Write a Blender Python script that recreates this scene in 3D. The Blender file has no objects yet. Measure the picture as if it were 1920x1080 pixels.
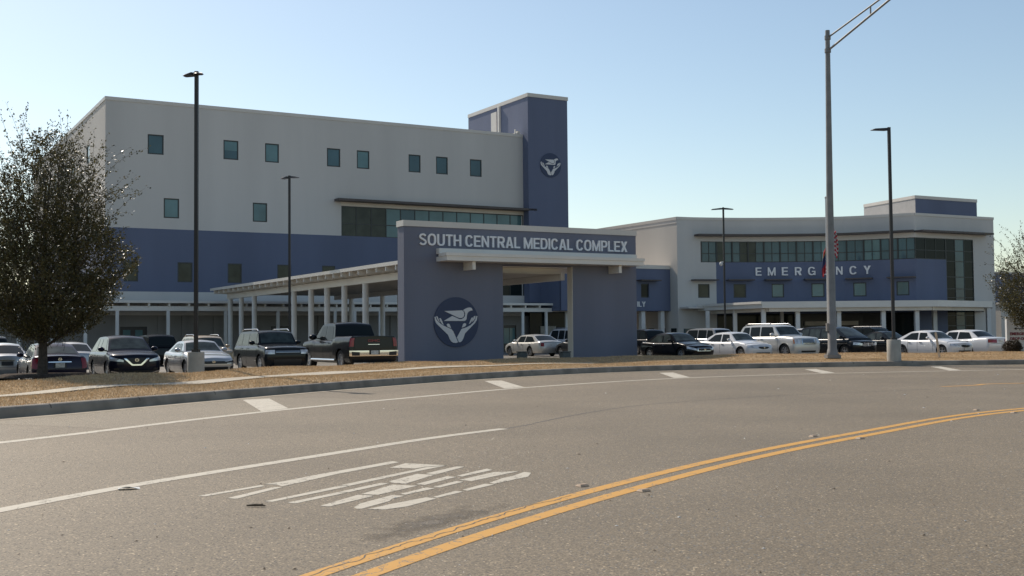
import bpy, bmesh, math, random
import numpy as np
from mathutils import Vector, Matrix

rnd = random.Random(7)
R_ = math.radians
SC = bpy.context.scene
COL = SC.collection

# ------------------------------------------------------------------ camera
FPX, CX, CY = 2150.0, 960.0, 540.0          # focal length and centre in photo pixels
PITCH, ROLL, EYE = math.atan(90.0 / FPX), math.atan(0.0092), 1.6
fw = Vector((0, math.cos(PITCH), math.sin(PITCH)))
up0 = Vector((0, -math.sin(PITCH), math.cos(PITCH)))
rt0 = Vector((1, 0, 0))
rt = rt0 * math.cos(ROLL) - up0 * math.sin(ROLL)
up = up0 * math.cos(ROLL) + rt0 * math.sin(ROLL)
cam = bpy.data.cameras.new('camera')
cam.sensor_width = 36.0
cam.lens = 36.0 * FPX / 1920.0
cam.clip_end = 6000
cam.clip_start = 0.1
camo = bpy.data.objects.new('camera', cam)
COL.objects.link(camo)
camo.matrix_world = Matrix(((rt.x, up.x, -fw.x, 0), (rt.y, up.y, -fw.y, 0), (rt.z, up.z, -fw.z, EYE), (0, 0, 0, 1)))
SC.camera = camo
CAM = Vector((0, 0, EYE))

# ------------------------------------------------------------------ light
ANG = R_(29.9)
U = Vector((math.cos(ANG), math.sin(ANG), 0))        # along the fronts of the buildings
V = Vector((-math.sin(ANG), math.cos(ANG), 0))       # away from the viewer, square to U
SUN_H = (V * 1.0 - U * 0.15).normalized()
SUN_EL = R_(43.5)
SUN = Vector((SUN_H.x * math.cos(SUN_EL), SUN_H.y * math.cos(SUN_EL), math.sin(SUN_EL)))
w = bpy.data.worlds.new('World')
SC.world = w
w.use_nodes = True
nt = w.node_tree
bg = nt.nodes['Background']
sky = nt.nodes.new('ShaderNodeTexSky')
sky.sky_type = 'NISHITA'
sky.sun_disc = False
sky.sun_elevation = SUN_EL
sky.sun_rotation = math.atan2(SUN_H.x, SUN_H.y)
sky.altitude = 10
sky.air_density = 1.0
sky.dust_density = 0.7
sky.ozone_density = 1.0
tint = nt.nodes.new('ShaderNodeVectorMath')          # the camera's white balance is a little warm
tint.operation = 'MULTIPLY'
tint.inputs[1].default_value = (1.05, 1.03, 0.95)
nt.links.new(sky.outputs[0], tint.inputs[0])
nt.links.new(tint.outputs[0], bg.inputs[0])
bg.inputs[1].default_value = 0.122
sl = bpy.data.lights.new('sun', 'SUN')
sl.energy = 4.4
sl.angle = R_(0.5)
sl.color = (1.0, 0.90, 0.77)
so = bpy.data.objects.new('sun', sl)
COL.objects.link(so)
so.rotation_euler = (-SUN).to_track_quat('-Z', 'Y').to_euler()
so.location = (-40, 40, 60)
SC.view_settings.view_transform = 'Standard'
SC.view_settings.look = 'None'
SC.view_settings.gamma = 1
SC.view_settings.exposure = 0.12
SC.view_settings.use_curve_mapping = False


# ------------------------------------------------------------------ helpers
def ray(px, py):
    return fw + rt * ((px - CX) / FPX) - up * ((py - CY) / FPX)


def at_z(px, py, z=0.0):
    d = ray(px, py)
    return CAM + d * ((z - EYE) / d.z)


def at_d(px, d, py=625.0):
    r = ray(px, py)
    p = CAM + r * (d / r.y)
    return Vector((p.x, p.y, 0))


def z_at(px, py, d):
    r = ray(px, py)
    return EYE + r.z * d / r.y


def link(o, parent=None):
    COL.objects.link(o)
    if parent is not None:
        o.parent = parent
    return o


def tag(o, label=None, cat=None, group=None, kind=None):
    if label: o['label'] = label
    if cat: o['category'] = cat
    if group: o['group'] = group
    if kind: o['kind'] = kind
    return o


def thing(name, label, cat, loc=(0, 0, 0), rz=0.0, group=None):
    o = bpy.data.objects.new(name, None)
    o.empty_display_size = 0.3
    link(o)
    o.location = loc
    o.rotation_euler = (0, 0, rz)
    return tag(o, label, cat, group)


class MB:
    """collects faces; build() links them as one mesh object"""
    def __init__(self):
        self.v, self.f = [], []

    def add(self, vs, fs):
        b = len(self.v)
        self.v += [tuple(p) for p in vs]
        self.f += [tuple(i + b for i in f) for f in fs]
        return self

    def box(self, a, b):
        (x0, y0, z0), (x1, y1, z1) = a, b
        return self.add([(x0, y0, z0), (x1, y0, z0), (x1, y1, z0), (x0, y1, z0), (x0, y0, z1), (x1, y0, z1), (x1, y1, z1), (x0, y1, z1)],
                        [(0, 3, 2, 1), (4, 5, 6, 7), (0, 1, 5, 4), (1, 2, 6, 5), (2, 3, 7, 6), (3, 0, 4, 7)])

    def obox(self, o, u, v, s0, s1, t0, t1, z0, z1):
        """box along horizontal axes u, v from origin o"""
        P = lambda s, t, z: o + u * s + v * t + Vector((0, 0, z))
        return self.add([P(s0, t0, z0), P(s1, t0, z0), P(s1, t1, z0), P(s0, t1, z0), P(s0, t0, z1), P(s1, t0, z1), P(s1, t1, z1), P(s0, t1, z1)],
                        [(0, 3, 2, 1), (4, 5, 6, 7), (0, 1, 5, 4), (1, 2, 6, 5), (2, 3, 7, 6), (3, 0, 4, 7)])

    def tube(self, pts, rads, n=8, cap=True):
        pts = [Vector(p) for p in pts]
        if not hasattr(rads, '__len__'): rads = [rads] * len(pts)
        vs, fs = [], []
        for i, p in enumerate(pts):
            d = (pts[min(i + 1, len(pts) - 1)] - pts[max(i - 1, 0)]).normalized()
            a = d.orthogonal().normalized() if abs(d.z) < 0.95 else Vector((1, 0, 0))
            a = (a - d * a.dot(d)).normalized()
            if i and abs(a.dot(pa)) < 0.98:
                a = (pa - d * pa.dot(d)).normalized()
            pa = a
            b = d.cross(a)
            for k in range(n):
                t = 2 * math.pi * k / n
                vs.append(p + (a * math.cos(t) + b * math.sin(t)) * rads[i])
        for i in range(len(pts) - 1):
            for k in range(n):
                k2 = (k + 1) % n
                fs.append((i * n + k, i * n + k2, (i + 1) * n + k2, (i + 1) * n + k))
        if cap:
            fs.append(tuple(range(n))[::-1])
            fs.append(tuple((len(pts) - 1) * n + k for k in range(n)))
        return self.add(vs, fs)

    def grid(self, P, nu, nv, flip=False):
        vs = [P(i / nu, j / nv) for i in range(nu + 1) for j in range(nv + 1)]
        fs = []
        for i in range(nu):
            for j in range(nv):
                q = (i * (nv + 1) + j, (i + 1) * (nv + 1) + j, (i + 1) * (nv + 1) + j + 1, i * (nv + 1) + j + 1)
                fs.append(q[::-1] if flip else q)
        return self.add(vs, fs)

    def slab(self, P, nu, nv, th):
        """closed curved slab; P(u, v, n) with n the outward offset"""
        a = [P(i / nu, j / nv, 0) for i in range(nu + 1) for j in range(nv + 1)]
        b = [P(i / nu, j / nv, -th) for i in range(nu + 1) for j in range(nv + 1)]
        N = len(a)
        ix = lambda i, j: i * (nv + 1) + j
        fs = []
        for i in range(nu):
            for j in range(nv):
                fs.append((ix(i, j), ix(i + 1, j), ix(i + 1, j + 1), ix(i, j + 1)))
                fs.append((N + ix(i, j + 1), N + ix(i + 1, j + 1), N + ix(i + 1, j), N + ix(i, j)))
        for i in range(nu):
            fs.append((ix(i, 0), N + ix(i, 0), N + ix(i + 1, 0), ix(i + 1, 0)))
            fs.append((ix(i + 1, nv), N + ix(i + 1, nv), N + ix(i, nv), ix(i, nv)))
        for j in range(nv):
            fs.append((ix(0, j + 1), N + ix(0, j + 1), N + ix(0, j), ix(0, j)))
            fs.append((ix(nu, j), N + ix(nu, j), N + ix(nu, j + 1), ix(nu, j + 1)))
        return self.add(a + b, fs)

    def prism(self, lo, hi):
        n = len(lo)
        fs = [tuple(range(n))[::-1], tuple(range(n, 2 * n))]
        for i in range(n):
            j = (i + 1) % n
            fs.append((i, j, n + j, n + i))
        return self.add(list(lo) + list(hi), fs)

    def build(self, name, mat, parent=None, smooth=None, fix=False, bevel=0):
        me = bpy.data.meshes.new(name)
        me.from_pydata(self.v, [], self.f)
        if fix:
            bm = bmesh.new(); bm.from_mesh(me)
            bmesh.ops.remove_doubles(bm, verts=bm.verts, dist=1e-5)
            bmesh.ops.recalc_face_normals(bm, faces=bm.faces)
            bm.to_mesh(me); bm.free()
        if smooth is not None:
            for p in me.polygons: p.use_smooth = True
            me.set_sharp_from_angle(angle=R_(smooth))
        me.materials.append(mat)
        o = bpy.data.objects.new(name, me)
        if bevel:
            m = o.modifiers.new('bevel', 'BEVEL'); m.width = bevel; m.segments = 2; m.limit_method = 'ANGLE'
        return link(o, parent)


# ------------------------------------------------------------------ materials
def pbsdf(name):
    m = bpy.data.materials.new(name)
    m.use_nodes = True
    return m, m.node_tree, m.node_tree.nodes['Principled BSDF']


def mat(name, col, rough=0.6, metal=0.0, spec=0.5, var=0.0, scale=3.0, bump=0.0, bscale=40.0, coat=0.0, streak=False):
    m, nt, b = pbsdf(name)
    b.inputs['Roughness'].default_value = rough
    b.inputs['Metallic'].default_value = metal
    b.inputs['Specular IOR Level'].default_value = spec
    b.inputs['Coat Weight'].default_value = coat
    b.inputs['Coat Roughness'].default_value = 0.04
    b.inputs['Base Color'].default_value = (*col, 1)
    if var or bump:
        tc = nt.nodes.new('ShaderNodeTexCoord')
        src = tc.outputs['Object']
        if streak:
            mp = nt.nodes.new('ShaderNodeMapping'); mp.inputs['Scale'].default_value = (1, 1, 0.12)
            nt.links.new(src, mp.inputs[0]); src = mp.outputs[0]
    if var:
        n = nt.nodes.new('ShaderNodeTexNoise'); n.inputs['Scale'].default_value = scale; n.inputs['Detail'].default_value = 6
        nt.links.new(src, n.inputs['Vector'])
        r = nt.nodes.new('ShaderNodeMapRange')
        r.inputs['From Min'].default_value = 0.3; r.inputs['From Max'].default_value = 0.7
        r.inputs['To Min'].default_value = 1 - var; r.inputs['To Max'].default_value = 1 + var
        nt.links.new(n.outputs[0], r.inputs[0])
        mx = nt.nodes.new('ShaderNodeVectorMath'); mx.operation = 'SCALE'
        mx.inputs[0].default_value = col
        nt.links.new(r.outputs[0], mx.inputs['Scale'])
        nt.links.new(mx.outputs[0], b.inputs['Base Color'])
    if bump:
        n2 = nt.nodes.new('ShaderNodeTexNoise'); n2.inputs['Scale'].default_value = bscale; n2.inputs['Detail'].default_value = 4
        nt.links.new(tc.outputs['Object'], n2.inputs['Vector'])
        bp = nt.nodes.new('ShaderNodeBump'); bp.inputs['Strength'].default_value = bump; bp.inputs['Distance'].default_value = 0.02
        nt.links.new(n2.outputs[0], bp.inputs['Height'])
        nt.links.new(bp.outputs[0], b.inputs['Normal'])
    return m


def asphalt(name, c1, c2, seam=False):
    m, nt, b = pbsdf(name)
    N, L = nt.nodes, nt.links
    tc = N.new('ShaderNodeTexCoord'); P = tc.outputs['Object']
    big = N.new('ShaderNodeTexNoise'); big.inputs['Scale'].default_value = 0.22; big.inputs['Detail'].default_value = 5
    fine = N.new('ShaderNodeTexNoise'); fine.inputs['Scale'].default_value = 55; fine.inputs['Detail'].default_value = 3
    vor = N.new('ShaderNodeTexVoronoi'); vor.inputs['Scale'].default_value = 75
    for n in (big, fine, vor): L.new(P, n.inputs['Vector'])
    mx = N.new('ShaderNodeMix'); mx.data_type = 'RGBA'
    mx.inputs['A'].default_value = (*c1, 1); mx.inputs['B'].default_value = (*c2, 1)
    rg = N.new('ShaderNodeMapRange'); rg.inputs[1].default_value = 0.35; rg.inputs[2].default_value = 0.65
    L.new(big.outputs[0], rg.inputs[0]); L.new(rg.outputs[0], mx.inputs['Factor'])
    sp = N.new('ShaderNodeMapRange'); sp.inputs[1].default_value = 0.25; sp.inputs[2].default_value = 0.75
    sp.inputs[3].default_value = 0.62; sp.inputs[4].default_value = 1.38
    L.new(fine.outputs[0], sp.inputs[0])
    cell = N.new('ShaderNodeSeparateColor'); L.new(vor.outputs['Color'], cell.inputs[0])
    cm = N.new('ShaderNodeMapRange'); cm.inputs[3].default_value = 0.58; cm.inputs[4].default_value = 1.38
    L.new(cell.outputs[0], cm.inputs[0])
    pale = N.new('ShaderNodeMapRange'); pale.inputs[1].default_value = .972; pale.inputs[2].default_value = .976; pale.inputs[3].default_value = 1; pale.inputs[4].default_value = 2.3  # glints painted in: a few cells brightened in the base colour
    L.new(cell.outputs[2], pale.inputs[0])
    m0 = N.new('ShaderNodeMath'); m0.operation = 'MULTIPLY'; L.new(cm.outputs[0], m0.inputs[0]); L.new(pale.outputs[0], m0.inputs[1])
    mul = N.new('ShaderNodeMath'); mul.operation = 'MULTIPLY'
    L.new(sp.outputs[0], mul.inputs[0]); L.new(m0.outputs[0], mul.inputs[1])
    sc = N.new('ShaderNodeVectorMath'); sc.operation = 'SCALE'
    L.new(mx.outputs['Result'], sc.inputs[0]); L.new(mul.outputs[0], sc.inputs['Scale'])
    L.new(sc.outputs[0], b.inputs['Base Color'])
    # some stones are polished: they glint
    pol = N.new('ShaderNodeMapRange'); pol.inputs[1].default_value = 0.945; pol.inputs[2].default_value = 0.95
    pol.inputs[3].default_value = 0.72; pol.inputs[4].default_value = 0.2
    L.new(cell.outputs[1], pol.inputs[0]); L.new(pol.outputs[0], b.inputs['Roughness'])
    b.inputs['Specular IOR Level'].default_value = 0.4
    bp = N.new('ShaderNodeBump'); bp.inputs['Strength'].default_value = 0.5; bp.inputs['Distance'].default_value = 0.008
    ad = N.new('ShaderNodeMath'); ad.operation = 'ADD'
    L.new(fine.outputs[0], ad.inputs[0]); L.new(cell.outputs[2], ad.inputs[1])
    L.new(ad.outputs[0], bp.inputs['Height']); L.new(bp.outputs[0], b.inputs['Normal'])
    return m


def worn_paint(name, col, under, wear=0.42):
    m, nt, b = pbsdf(name)
    N, L = nt.nodes, nt.links
    tc = N.new('ShaderNodeTexCoord'); P = tc.outputs['Object']
    n = N.new('ShaderNodeTexNoise'); n.inputs['Scale'].default_value = 9; n.inputs['Detail'].default_value = 9; n.inputs['Roughness'].default_value = 0.7
    L.new(P, n.inputs['Vector'])
    # thin cracks
    v = N.new('ShaderNodeTexVoronoi'); v.feature = 'DISTANCE_TO_EDGE'; v.inputs['Scale'].default_value = 2.2
    wz = N.new('ShaderNodeTexNoise'); wz.inputs['Scale'].default_value = 3; wz.inputs['Detail'].default_value = 5
    L.new(P, wz.inputs['Vector'])
    av = N.new('ShaderNodeVectorMath'); av.operation = 'MULTIPLY_ADD'
    av.inputs[1].default_value = (0.9, 0.9, 0.9)
    L.new(wz.outputs['Color'], av.inputs[0]); L.new(P, av.inputs[2]); L.new(av.outputs[0], v.inputs['Vector'])
    cr = N.new('ShaderNodeMapRange'); cr.inputs[1].default_value = 0.006; cr.inputs[2].default_value = 0.018
    L.new(v.outputs['Distance'], cr.inputs[0])
    r = N.new('ShaderNodeMapRange'); r.inputs[1].default_value = wear - 0.1; r.inputs[2].default_value = wear
    L.new(n.outputs[0], r.inputs[0])
    mn = N.new('ShaderNodeMath'); mn.operation = 'MULTIPLY'
    L.new(r.outputs[0], mn.inputs[0]); L.new(cr.outputs[0], mn.inputs[1])
    mx = N.new('ShaderNodeMix'); mx.data_type = 'RGBA'
    mx.inputs['A'].default_value = (*under, 1); mx.inputs['B'].default_value = (*col, 1)
    L.new(mn.outputs[0], mx.inputs['Factor']); L.new(mx.outputs['Result'], b.inputs['Base Color'])
    f = N.new('ShaderNodeTexNoise'); f.inputs['Scale'].default_value = 60
    L.new(P, f.inputs['Vector'])
    bp = N.new('ShaderNodeBump'); bp.inputs['Strength'].default_value = 0.4; bp.inputs['Distance'].default_value = 0.006
    L.new(f.outputs[0], bp.inputs['Height']); L.new(bp.outputs[0], b.inputs['Normal'])
    b.inputs['Roughness'].default_value = 0.75
    return m


def glass_mat(name, col, rough=0.06, spec=0.8, var=0.35, scale=0.3):
    return mat(name, col, rough, 0, spec, var=var, scale=scale)


M = {}
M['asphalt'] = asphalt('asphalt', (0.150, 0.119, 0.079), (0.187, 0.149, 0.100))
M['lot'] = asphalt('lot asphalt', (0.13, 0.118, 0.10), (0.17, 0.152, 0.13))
M['gutter'] = mat('gutter concrete', (0.31, 0.26, 0.19), 0.85, var=0.2, scale=2.5, bump=0.3, bscale=60)
M['kerb'] = mat('kerb concrete', (0.235, 0.205, 0.17), 0.85, var=0.3, scale=1.6, bump=0.4, bscale=50)
M['walk'] = mat('pavement concrete', (0.42, 0.37, 0.29), 0.85, var=0.15, scale=1.2, bump=0.2, bscale=50)
M['soil'] = mat('turf soil', (0.37, 0.265, 0.155), 0.95, spec=0.1, var=0.22, scale=2.5, bump=0.6, bscale=45)
M['mulch'] = mat('mulch', (0.055, 0.04, 0.03), 0.95, spec=0.1, var=0.5, scale=7, bump=1.0, bscale=25)
M['ground'] = mat('far ground', (0.19, 0.15, 0.09), 0.95, spec=0.1, var=0.3, scale=0.05)
M['white_line'] = worn_paint('white road paint', (0.46, 0.42, 0.345), (0.17, 0.145, 0.11), 0.38)
M['yellow_line'] = worn_paint('yellow road paint', (0.52, 0.27, 0.05), (0.20, 0.15, 0.10), 0.37)
M['white_wall'] = mat('white wall paint', (0.57, 0.545, 0.515), 0.8, var=0.06, scale=0.35, bump=0.12, bscale=25, streak=True)
M['cream_wall'] = mat('pale wall paint', (0.53, 0.50, 0.46), 0.8, var=0.06, scale=0.35, bump=0.12, bscale=25, streak=True)
M['blue_wall'] = mat('blue wall paint', (0.118, 0.140, 0.215), 0.75, var=0.08, scale=0.4, bump=0.15, bscale=25, streak=True)
M['gate_blue'] = mat('portal blue paint', (0.158, 0.168, 0.218), 0.75, var=0.08, scale=0.5, bump=0.2, bscale=20, streak=True)
M['cap'] = mat('metal coping', (0.62, 0.58, 0.53), 0.45, var=0.05, scale=0.5)
M['white_metal'] = mat('white painted metal', (0.74, 0.70, 0.64), 0.5, var=0.05, scale=0.6)
M['column'] = mat('white column paint', (0.70, 0.69, 0.67), 0.6, var=0.06, scale=1.2)
M['soffit'] = mat('soffit', (0.66, 0.60, 0.52), 0.8, var=0.08, scale=0.6)
M['shaded_porch_wall'] = mat('porch wall with painted shade', (0.25, 0.24, 0.23), 0.8, var=0.08, scale=0.6)  # the walkway roof's shade is put into this wall colour
M['roof'] = mat('roof membrane', (0.45, 0.45, 0.44), 0.8, var=0.1, scale=0.3)
M['shade_blade'] = mat('bronze sunshade', (0.075, 0.06, 0.055), 0.5, var=0.15, scale=1)
M['frame'] = mat('dark window frame', (0.025, 0.03, 0.03), 0.4)
M['pane'] = glass_mat('teal window glass', (0.05, 0.105, 0.125), spec=.4)
M['pane_light'] = glass_mat('blind lit window glass', (0.10, 0.185, 0.195), spec=.4)
M['pane_dark'] = glass_mat('dark window glass', (0.014, 0.020, 0.021), spec=.12)
M['pane_olive'] = glass_mat('olive dark window glass', (0.050, 0.054, 0.042), spec=.2, scale=.8)
M['letter'] = mat('silver letters', (0.82, 0.80, 0.79), 0.5)
M['disc'] = mat('emblem blue', (0.024, 0.040, 0.095), 0.5)
M['emblem'] = mat('emblem white', (0.66, 0.65, 0.65), 0.5)
M['door'] = mat('dark door', (0.02, 0.02, 0.022), 0.3)
M['lamp_pole'] = mat('dark bronze pole', (0.022, 0.02, 0.02), 0.45)
M['galv'] = mat('weathered galvanised steel', (0.21, 0.205, 0.20), 0.6, metal=0.3, var=0.15, scale=2)
M['concrete'] = mat('concrete pier', (0.36, 0.34, 0.30), 0.85, var=0.15, scale=2.5, bump=0.3, bscale=40)
M['bark'] = mat('bark', (0.07, 0.058, 0.048), 0.95, spec=0.2, var=0.4, scale=9, bump=1, bscale=30)
M['tyre'] = mat('tyre rubber', (0.02, 0.02, 0.02), 0.8)
M['black'] = mat('black plastic', (0.015, 0.015, 0.016), 0.5)
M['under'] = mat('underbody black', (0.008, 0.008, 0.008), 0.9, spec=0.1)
M['chrome'] = mat('chrome', (0.72, 0.72, 0.72), 0.12, metal=1)
M['rim'] = mat('alloy rim', (0.55, 0.55, 0.56), 0.3, metal=0.85)
M['car_glass'] = mat('tinted car glass', (0.016, 0.021, 0.023), 0.04, spec=0.3)
M['car_glass_clear'] = mat('car glass', (0.045, 0.057, 0.058), 0.04, spec=0.35, var=0.5, scale=2.5)
for k_ in ('car_glass', 'car_glass_clear'): M[k_].node_tree.nodes['Principled BSDF'].inputs['IOR'].default_value = 1.28
M['lens'] = mat('clear lamp lens', (0.62, 0.63, 0.64), 0.12, metal=0.35, var=0.3, scale=8)
M['red_lens'] = mat('red lamp lens', (0.22, 0.012, 0.02), 0.15, var=0.3, scale=9)
M['amber'] = mat('amber lens', (0.6, 0.2, 0.06), 0.2)
M['plate'] = mat('licence plate', (0.55, 0.55, 0.52), 0.5, var=0.25, scale=14)
M['stake'] = mat('weathered stake', (0.46, 0.38, 0.29), 0.8, var=0.2, scale=6)
M['cream_sign'] = mat('sign face', (0.62, 0.61, 0.59), 0.6)
M['maroon'] = mat('maroon letters', (0.22, 0.03, 0.05), 0.6)
M['box'] = mat('grey utility box', (0.10, 0.11, 0.105), 0.7, var=0.15, scale=4)


def paint(name, col, metal=0.45, rough=0.3):
    return mat(name, col, rough, metal, 0.25 if max(col) > .1 else .08, var=0.03, scale=3, coat=0.6 if max(col) > .1 else .35)


PNT = {
    'plum': paint('dark plum paint', (0.020, 0.018, 0.036), 0.15, .25),
    'navy': paint('deep navy paint', (0.010, 0.012, 0.024), 0.15, .25),
    'silver': paint('silver paint', (0.42, 0.42, 0.42), 0.6),
    'white': paint('white paint', (0.62, 0.62, 0.63), 0.05),
    'pearl': paint('pearl paint', (0.56, 0.55, 0.52), 0.3),
    'grey': paint('dark grey paint', (0.030, 0.033, 0.037), 0.15),
    'char': paint('charcoal paint', (0.010, 0.012, 0.015), 0.0, .25),
    'black': paint('black paint', (0.007, 0.008, 0.010), 0.1, .22),
    'beige': paint('beige paint', (0.42, 0.33, 0.23), 0.4),
}


def leaf_mat(name, c1, c2, rough=0.35, trans=0.2):
    m, nt, b = pbsdf(name)
    N, L = nt.nodes, nt.links
    g = N.new('ShaderNodeNewGeometry')
    mx = N.new('ShaderNodeMix'); mx.data_type = 'RGBA'
    mx.inputs['A'].default_value = (*c1, 1); mx.inputs['B'].default_value = (*c2, 1)
    L.new(g.outputs['Random Per Island'], mx.inputs['Factor'])
    L.new(mx.outputs['Result'], b.inputs['Base Color'])
    b.inputs['Roughness'].default_value = rough
    b.inputs['Specular IOR Level'].default_value = 0.45
    tr = N.new('ShaderNodeBsdfTranslucent'); L.new(mx.outputs['Result'], tr.inputs['Color'])
    ms = N.new('ShaderNodeMixShader'); ms.inputs[0].default_value = trans
    L.new(b.outputs[0], ms.inputs[1]); L.new(tr.outputs[0], ms.inputs[2])
    L.new(ms.outputs[0], N['Material Output'].inputs[0])
    return m


M['leaf'] = leaf_mat('small dark leaves', (0.038, 0.040, 0.017), (0.125, 0.108, 0.040), 0.38, .28)
M['leaf_shrub'] = leaf_mat('shrub leaves', (0.035, 0.03, 0.022), (0.08, 0.06, 0.04), 0.5)
M['dry_grass'] = leaf_mat('dormant grass blades', (0.40, 0.27, 0.145), (0.68, 0.51, 0.31), 0.8, 0.15)


# ------------------------------------------------------------------ facade helper
class Facade:
    """local coordinates: s along the wall, z up, n outwards"""
    def __init__(self, pts, step=None):
        self.p = [Vector((p.x, p.y, 0)) for p in pts]
        self.L = [0.0]
        for a, b in zip(self.p, self.p[1:]): self.L.append(self.L[-1] + (b - a).length)
        self.nr = []
        for i in range(len(self.p)):
            d = (self.p[min(i + 1, len(self.p) - 1)] - self.p[max(i - 1, 0)]).normalized()
            self.nr.append(Vector((d.y, -d.x, 0)))
        self.curved = len(pts) > 2

    def P(self, s, z, n=0.0):
        i = 0
        while i < len(self.L) - 2 and s > self.L[i + 1]: i += 1
        t = (s - self.L[i]) / (self.L[i + 1] - self.L[i])
        p = self.p[i].lerp(self.p[i + 1], t)
        tc = min(max(t, 0), 1)
        nn = self.nr[i].lerp(self.nr[i + 1], tc).normalized()
        q = p + nn * n
        return Vector((q.x, q.y, z))

    def hit(self, px, py=600.0, n=0.0):
        """wall coordinates of what is seen at a photo pixel"""
        r = ray(px, py); k = r.x / r.y
        best = None
        for i in range(len(self.p) - 1):
            a = self.p[i] + self.nr[i] * n; b = self.p[i + 1] + self.nr[i + 1] * n
            d = b - a
            t = (k * a.y - a.x) / (d.x - k * d.y)
            lo = -1e9 if i == 0 else 0
            hi = 1e9 if i == len(self.p) - 2 else 1
            if lo <= t <= hi:
                q = a + d * t
                best = (self.L[i] + t * (self.L[i + 1] - self.L[i]), EYE + r.z * q.y / r.y)
        return best

    def sdiv(self, s0, s1, extra=()):
        s = {s0, s1}
        if self.curved:
            s |= {v for v in self.L if s0 + 0.01 < v < s1 - 0.01}
        s |= {v for v in extra if s0 < v < s1}
        return sorted(s)

    def box(self, mb, s0, s1, z0, z1, n0, n1):
        S = self.sdiv(s0, s1)
        vs, fs = [], []
        for s in S:
            vs += [self.P(s, z0, n1), self.P(s, z1, n1), self.P(s, z1, n0), self.P(s, z0, n0)]
        for i in range(len(S) - 1):
            for k in range(4):
                k2 = (k + 1) % 4
                fs.append((4 * i + k, 4 * (i + 1) + k, 4 * (i + 1) + k2, 4 * i + k2))
        e = 4 * (len(S) - 1)
        fs += [(0, 1, 2, 3), (e + 3, e + 2, e + 1, e)]
        mb.add(vs, fs)

    def wall(self, mb, s0, s1, z0, z1, holes=(), reveal=0.14, n=0.0):
        S = self.sdiv(s0, s1, [h[0] for h in holes] + [h[1] for h in holes])
        Z = sorted({z0, z1} | {h[2] for h in holes if z0 < h[2] < z1} | {h[3] for h in holes if z0 < h[3] < z1})
        for a, b in zip(S, S[1:]):
            for c, d in zip(Z, Z[1:]):
                ms, mz = (a + b) / 2, (c + d) / 2
                if any(h[0] < ms < h[1] and h[2] < mz < h[3] for h in holes): continue
                mb.add([self.P(a, c, n), self.P(b, c, n), self.P(b, d, n), self.P(a, d, n)], [(0, 1, 2, 3)])
        for h in holes:
            for a, b in zip(self.sdiv(h[0], h[1]), self.sdiv(h[0], h[1])[1:]):
                for z, f in ((h[2], 1), (h[3], 0)):
                    q = [self.P(a, z, n), self.P(b, z, n), self.P(b, z, n - reveal), self.P(a, z, n - reveal)]
                    mb.add(q if f else q[::-1], [(0, 1, 2, 3)])
            for s, f in ((h[0], 1), (h[1], 0)):
                q = [self.P(s, h[2], n), self.P(s, h[2], n - reveal), self.P(s, h[3], n - reveal), self.P(s, h[3], n)]
                mb.add(q[::-1] if f else q, [(0, 1, 2, 3)])

    def poly(self, mb, pts, n0, n1):
        mb.prism([self.P(s, z, n0) for s, z in pts], [self.P(s, z, n1) for s, z in pts])


def window(fac, parent, s0, s1, z0, z1, mt, cols=1, rows=1, depth=0.10, fw_=0.095, name='window', rowz=None):
    """frame with mullions set back in the opening, and its glass"""
    f = MB()
    a, b = -depth, -depth + 0.07
    fac.box(f, s0, s1, z0, z0 + fw_, a, b); fac.box(f, s0, s1, z1 - fw_, z1, a, b)
    fac.box(f, s0, s0 + fw_, z0 + fw_, z1 - fw_, a, b); fac.box(f, s1 - fw_, s1, z0 + fw_, z1 - fw_, a, b)
    for i in range(1, cols):
        s = s0 + (s1 - s0) * i / cols
        fac.box(f, s - fw_ / 2, s + fw_ / 2, z0 + fw_, z1 - fw_, a, b - 0.005)
    rz = rowz if rowz is not None else [z0 + (z1 - z0) * j / rows for j in range(1, rows)]
    for z in rz:
        fac.box(f, s0 + fw_, s1 - fw_, z - fw_ / 2, z + fw_ / 2, a, b - 0.01)
    fo = f.build(name, M['frame'], parent)
    edges = [s0 + 0.02 + (s1 - s0 - 0.04) * i / cols for i in range(cols + 1)]
    mats = mt if isinstance(mt, (list, tuple)) else [mt] * cols
    i = 0
    while i < cols:
        j = i
        while j < cols and mats[j] is mats[i]: j += 1
        g = MB()
        fac.box(g, edges[i], edges[j], z0 + 0.02, z1 - 0.02, a + 0.012, a + 0.03)
        g.build('pane', mats[i], fo)
        i = j
    return fo


def text_mesh(body, bold=0.0, spacing=1.0):
    cu = bpy.data.curves.new('lettering', 'FONT')
    cu.body = body
    cu.offset = bold
    cu.space_character = spacing
    cu.extrude = 0.5
    cu.resolution_u = 6
    o = bpy.data.objects.new('lettering', cu)
    COL.objects.link(o)
    bpy.context.view_layer.update()
    dg = bpy.context.evaluated_depsgraph_get()
    me = o.evaluated_get(dg).to_mesh()
    vs = [v.co.copy() for v in me.vertices]
    fs = [tuple(p.vertices) for p in me.polygons]
    o.evaluated_get(dg).to_mesh_clear()
    bpy.data.objects.remove(o)
    bpy.data.curves.remove(cu)
    x0 = min(v.x for v in vs); x1 = max(v.x for v in vs); y0 = min(v.y for v in vs); y1 = max(v.y for v in vs)
    return [((v.x - x0) / (x1 - x0), (v.y - y0) / (y1 - y0), v.z + 0.5) for v in vs], fs


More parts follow.
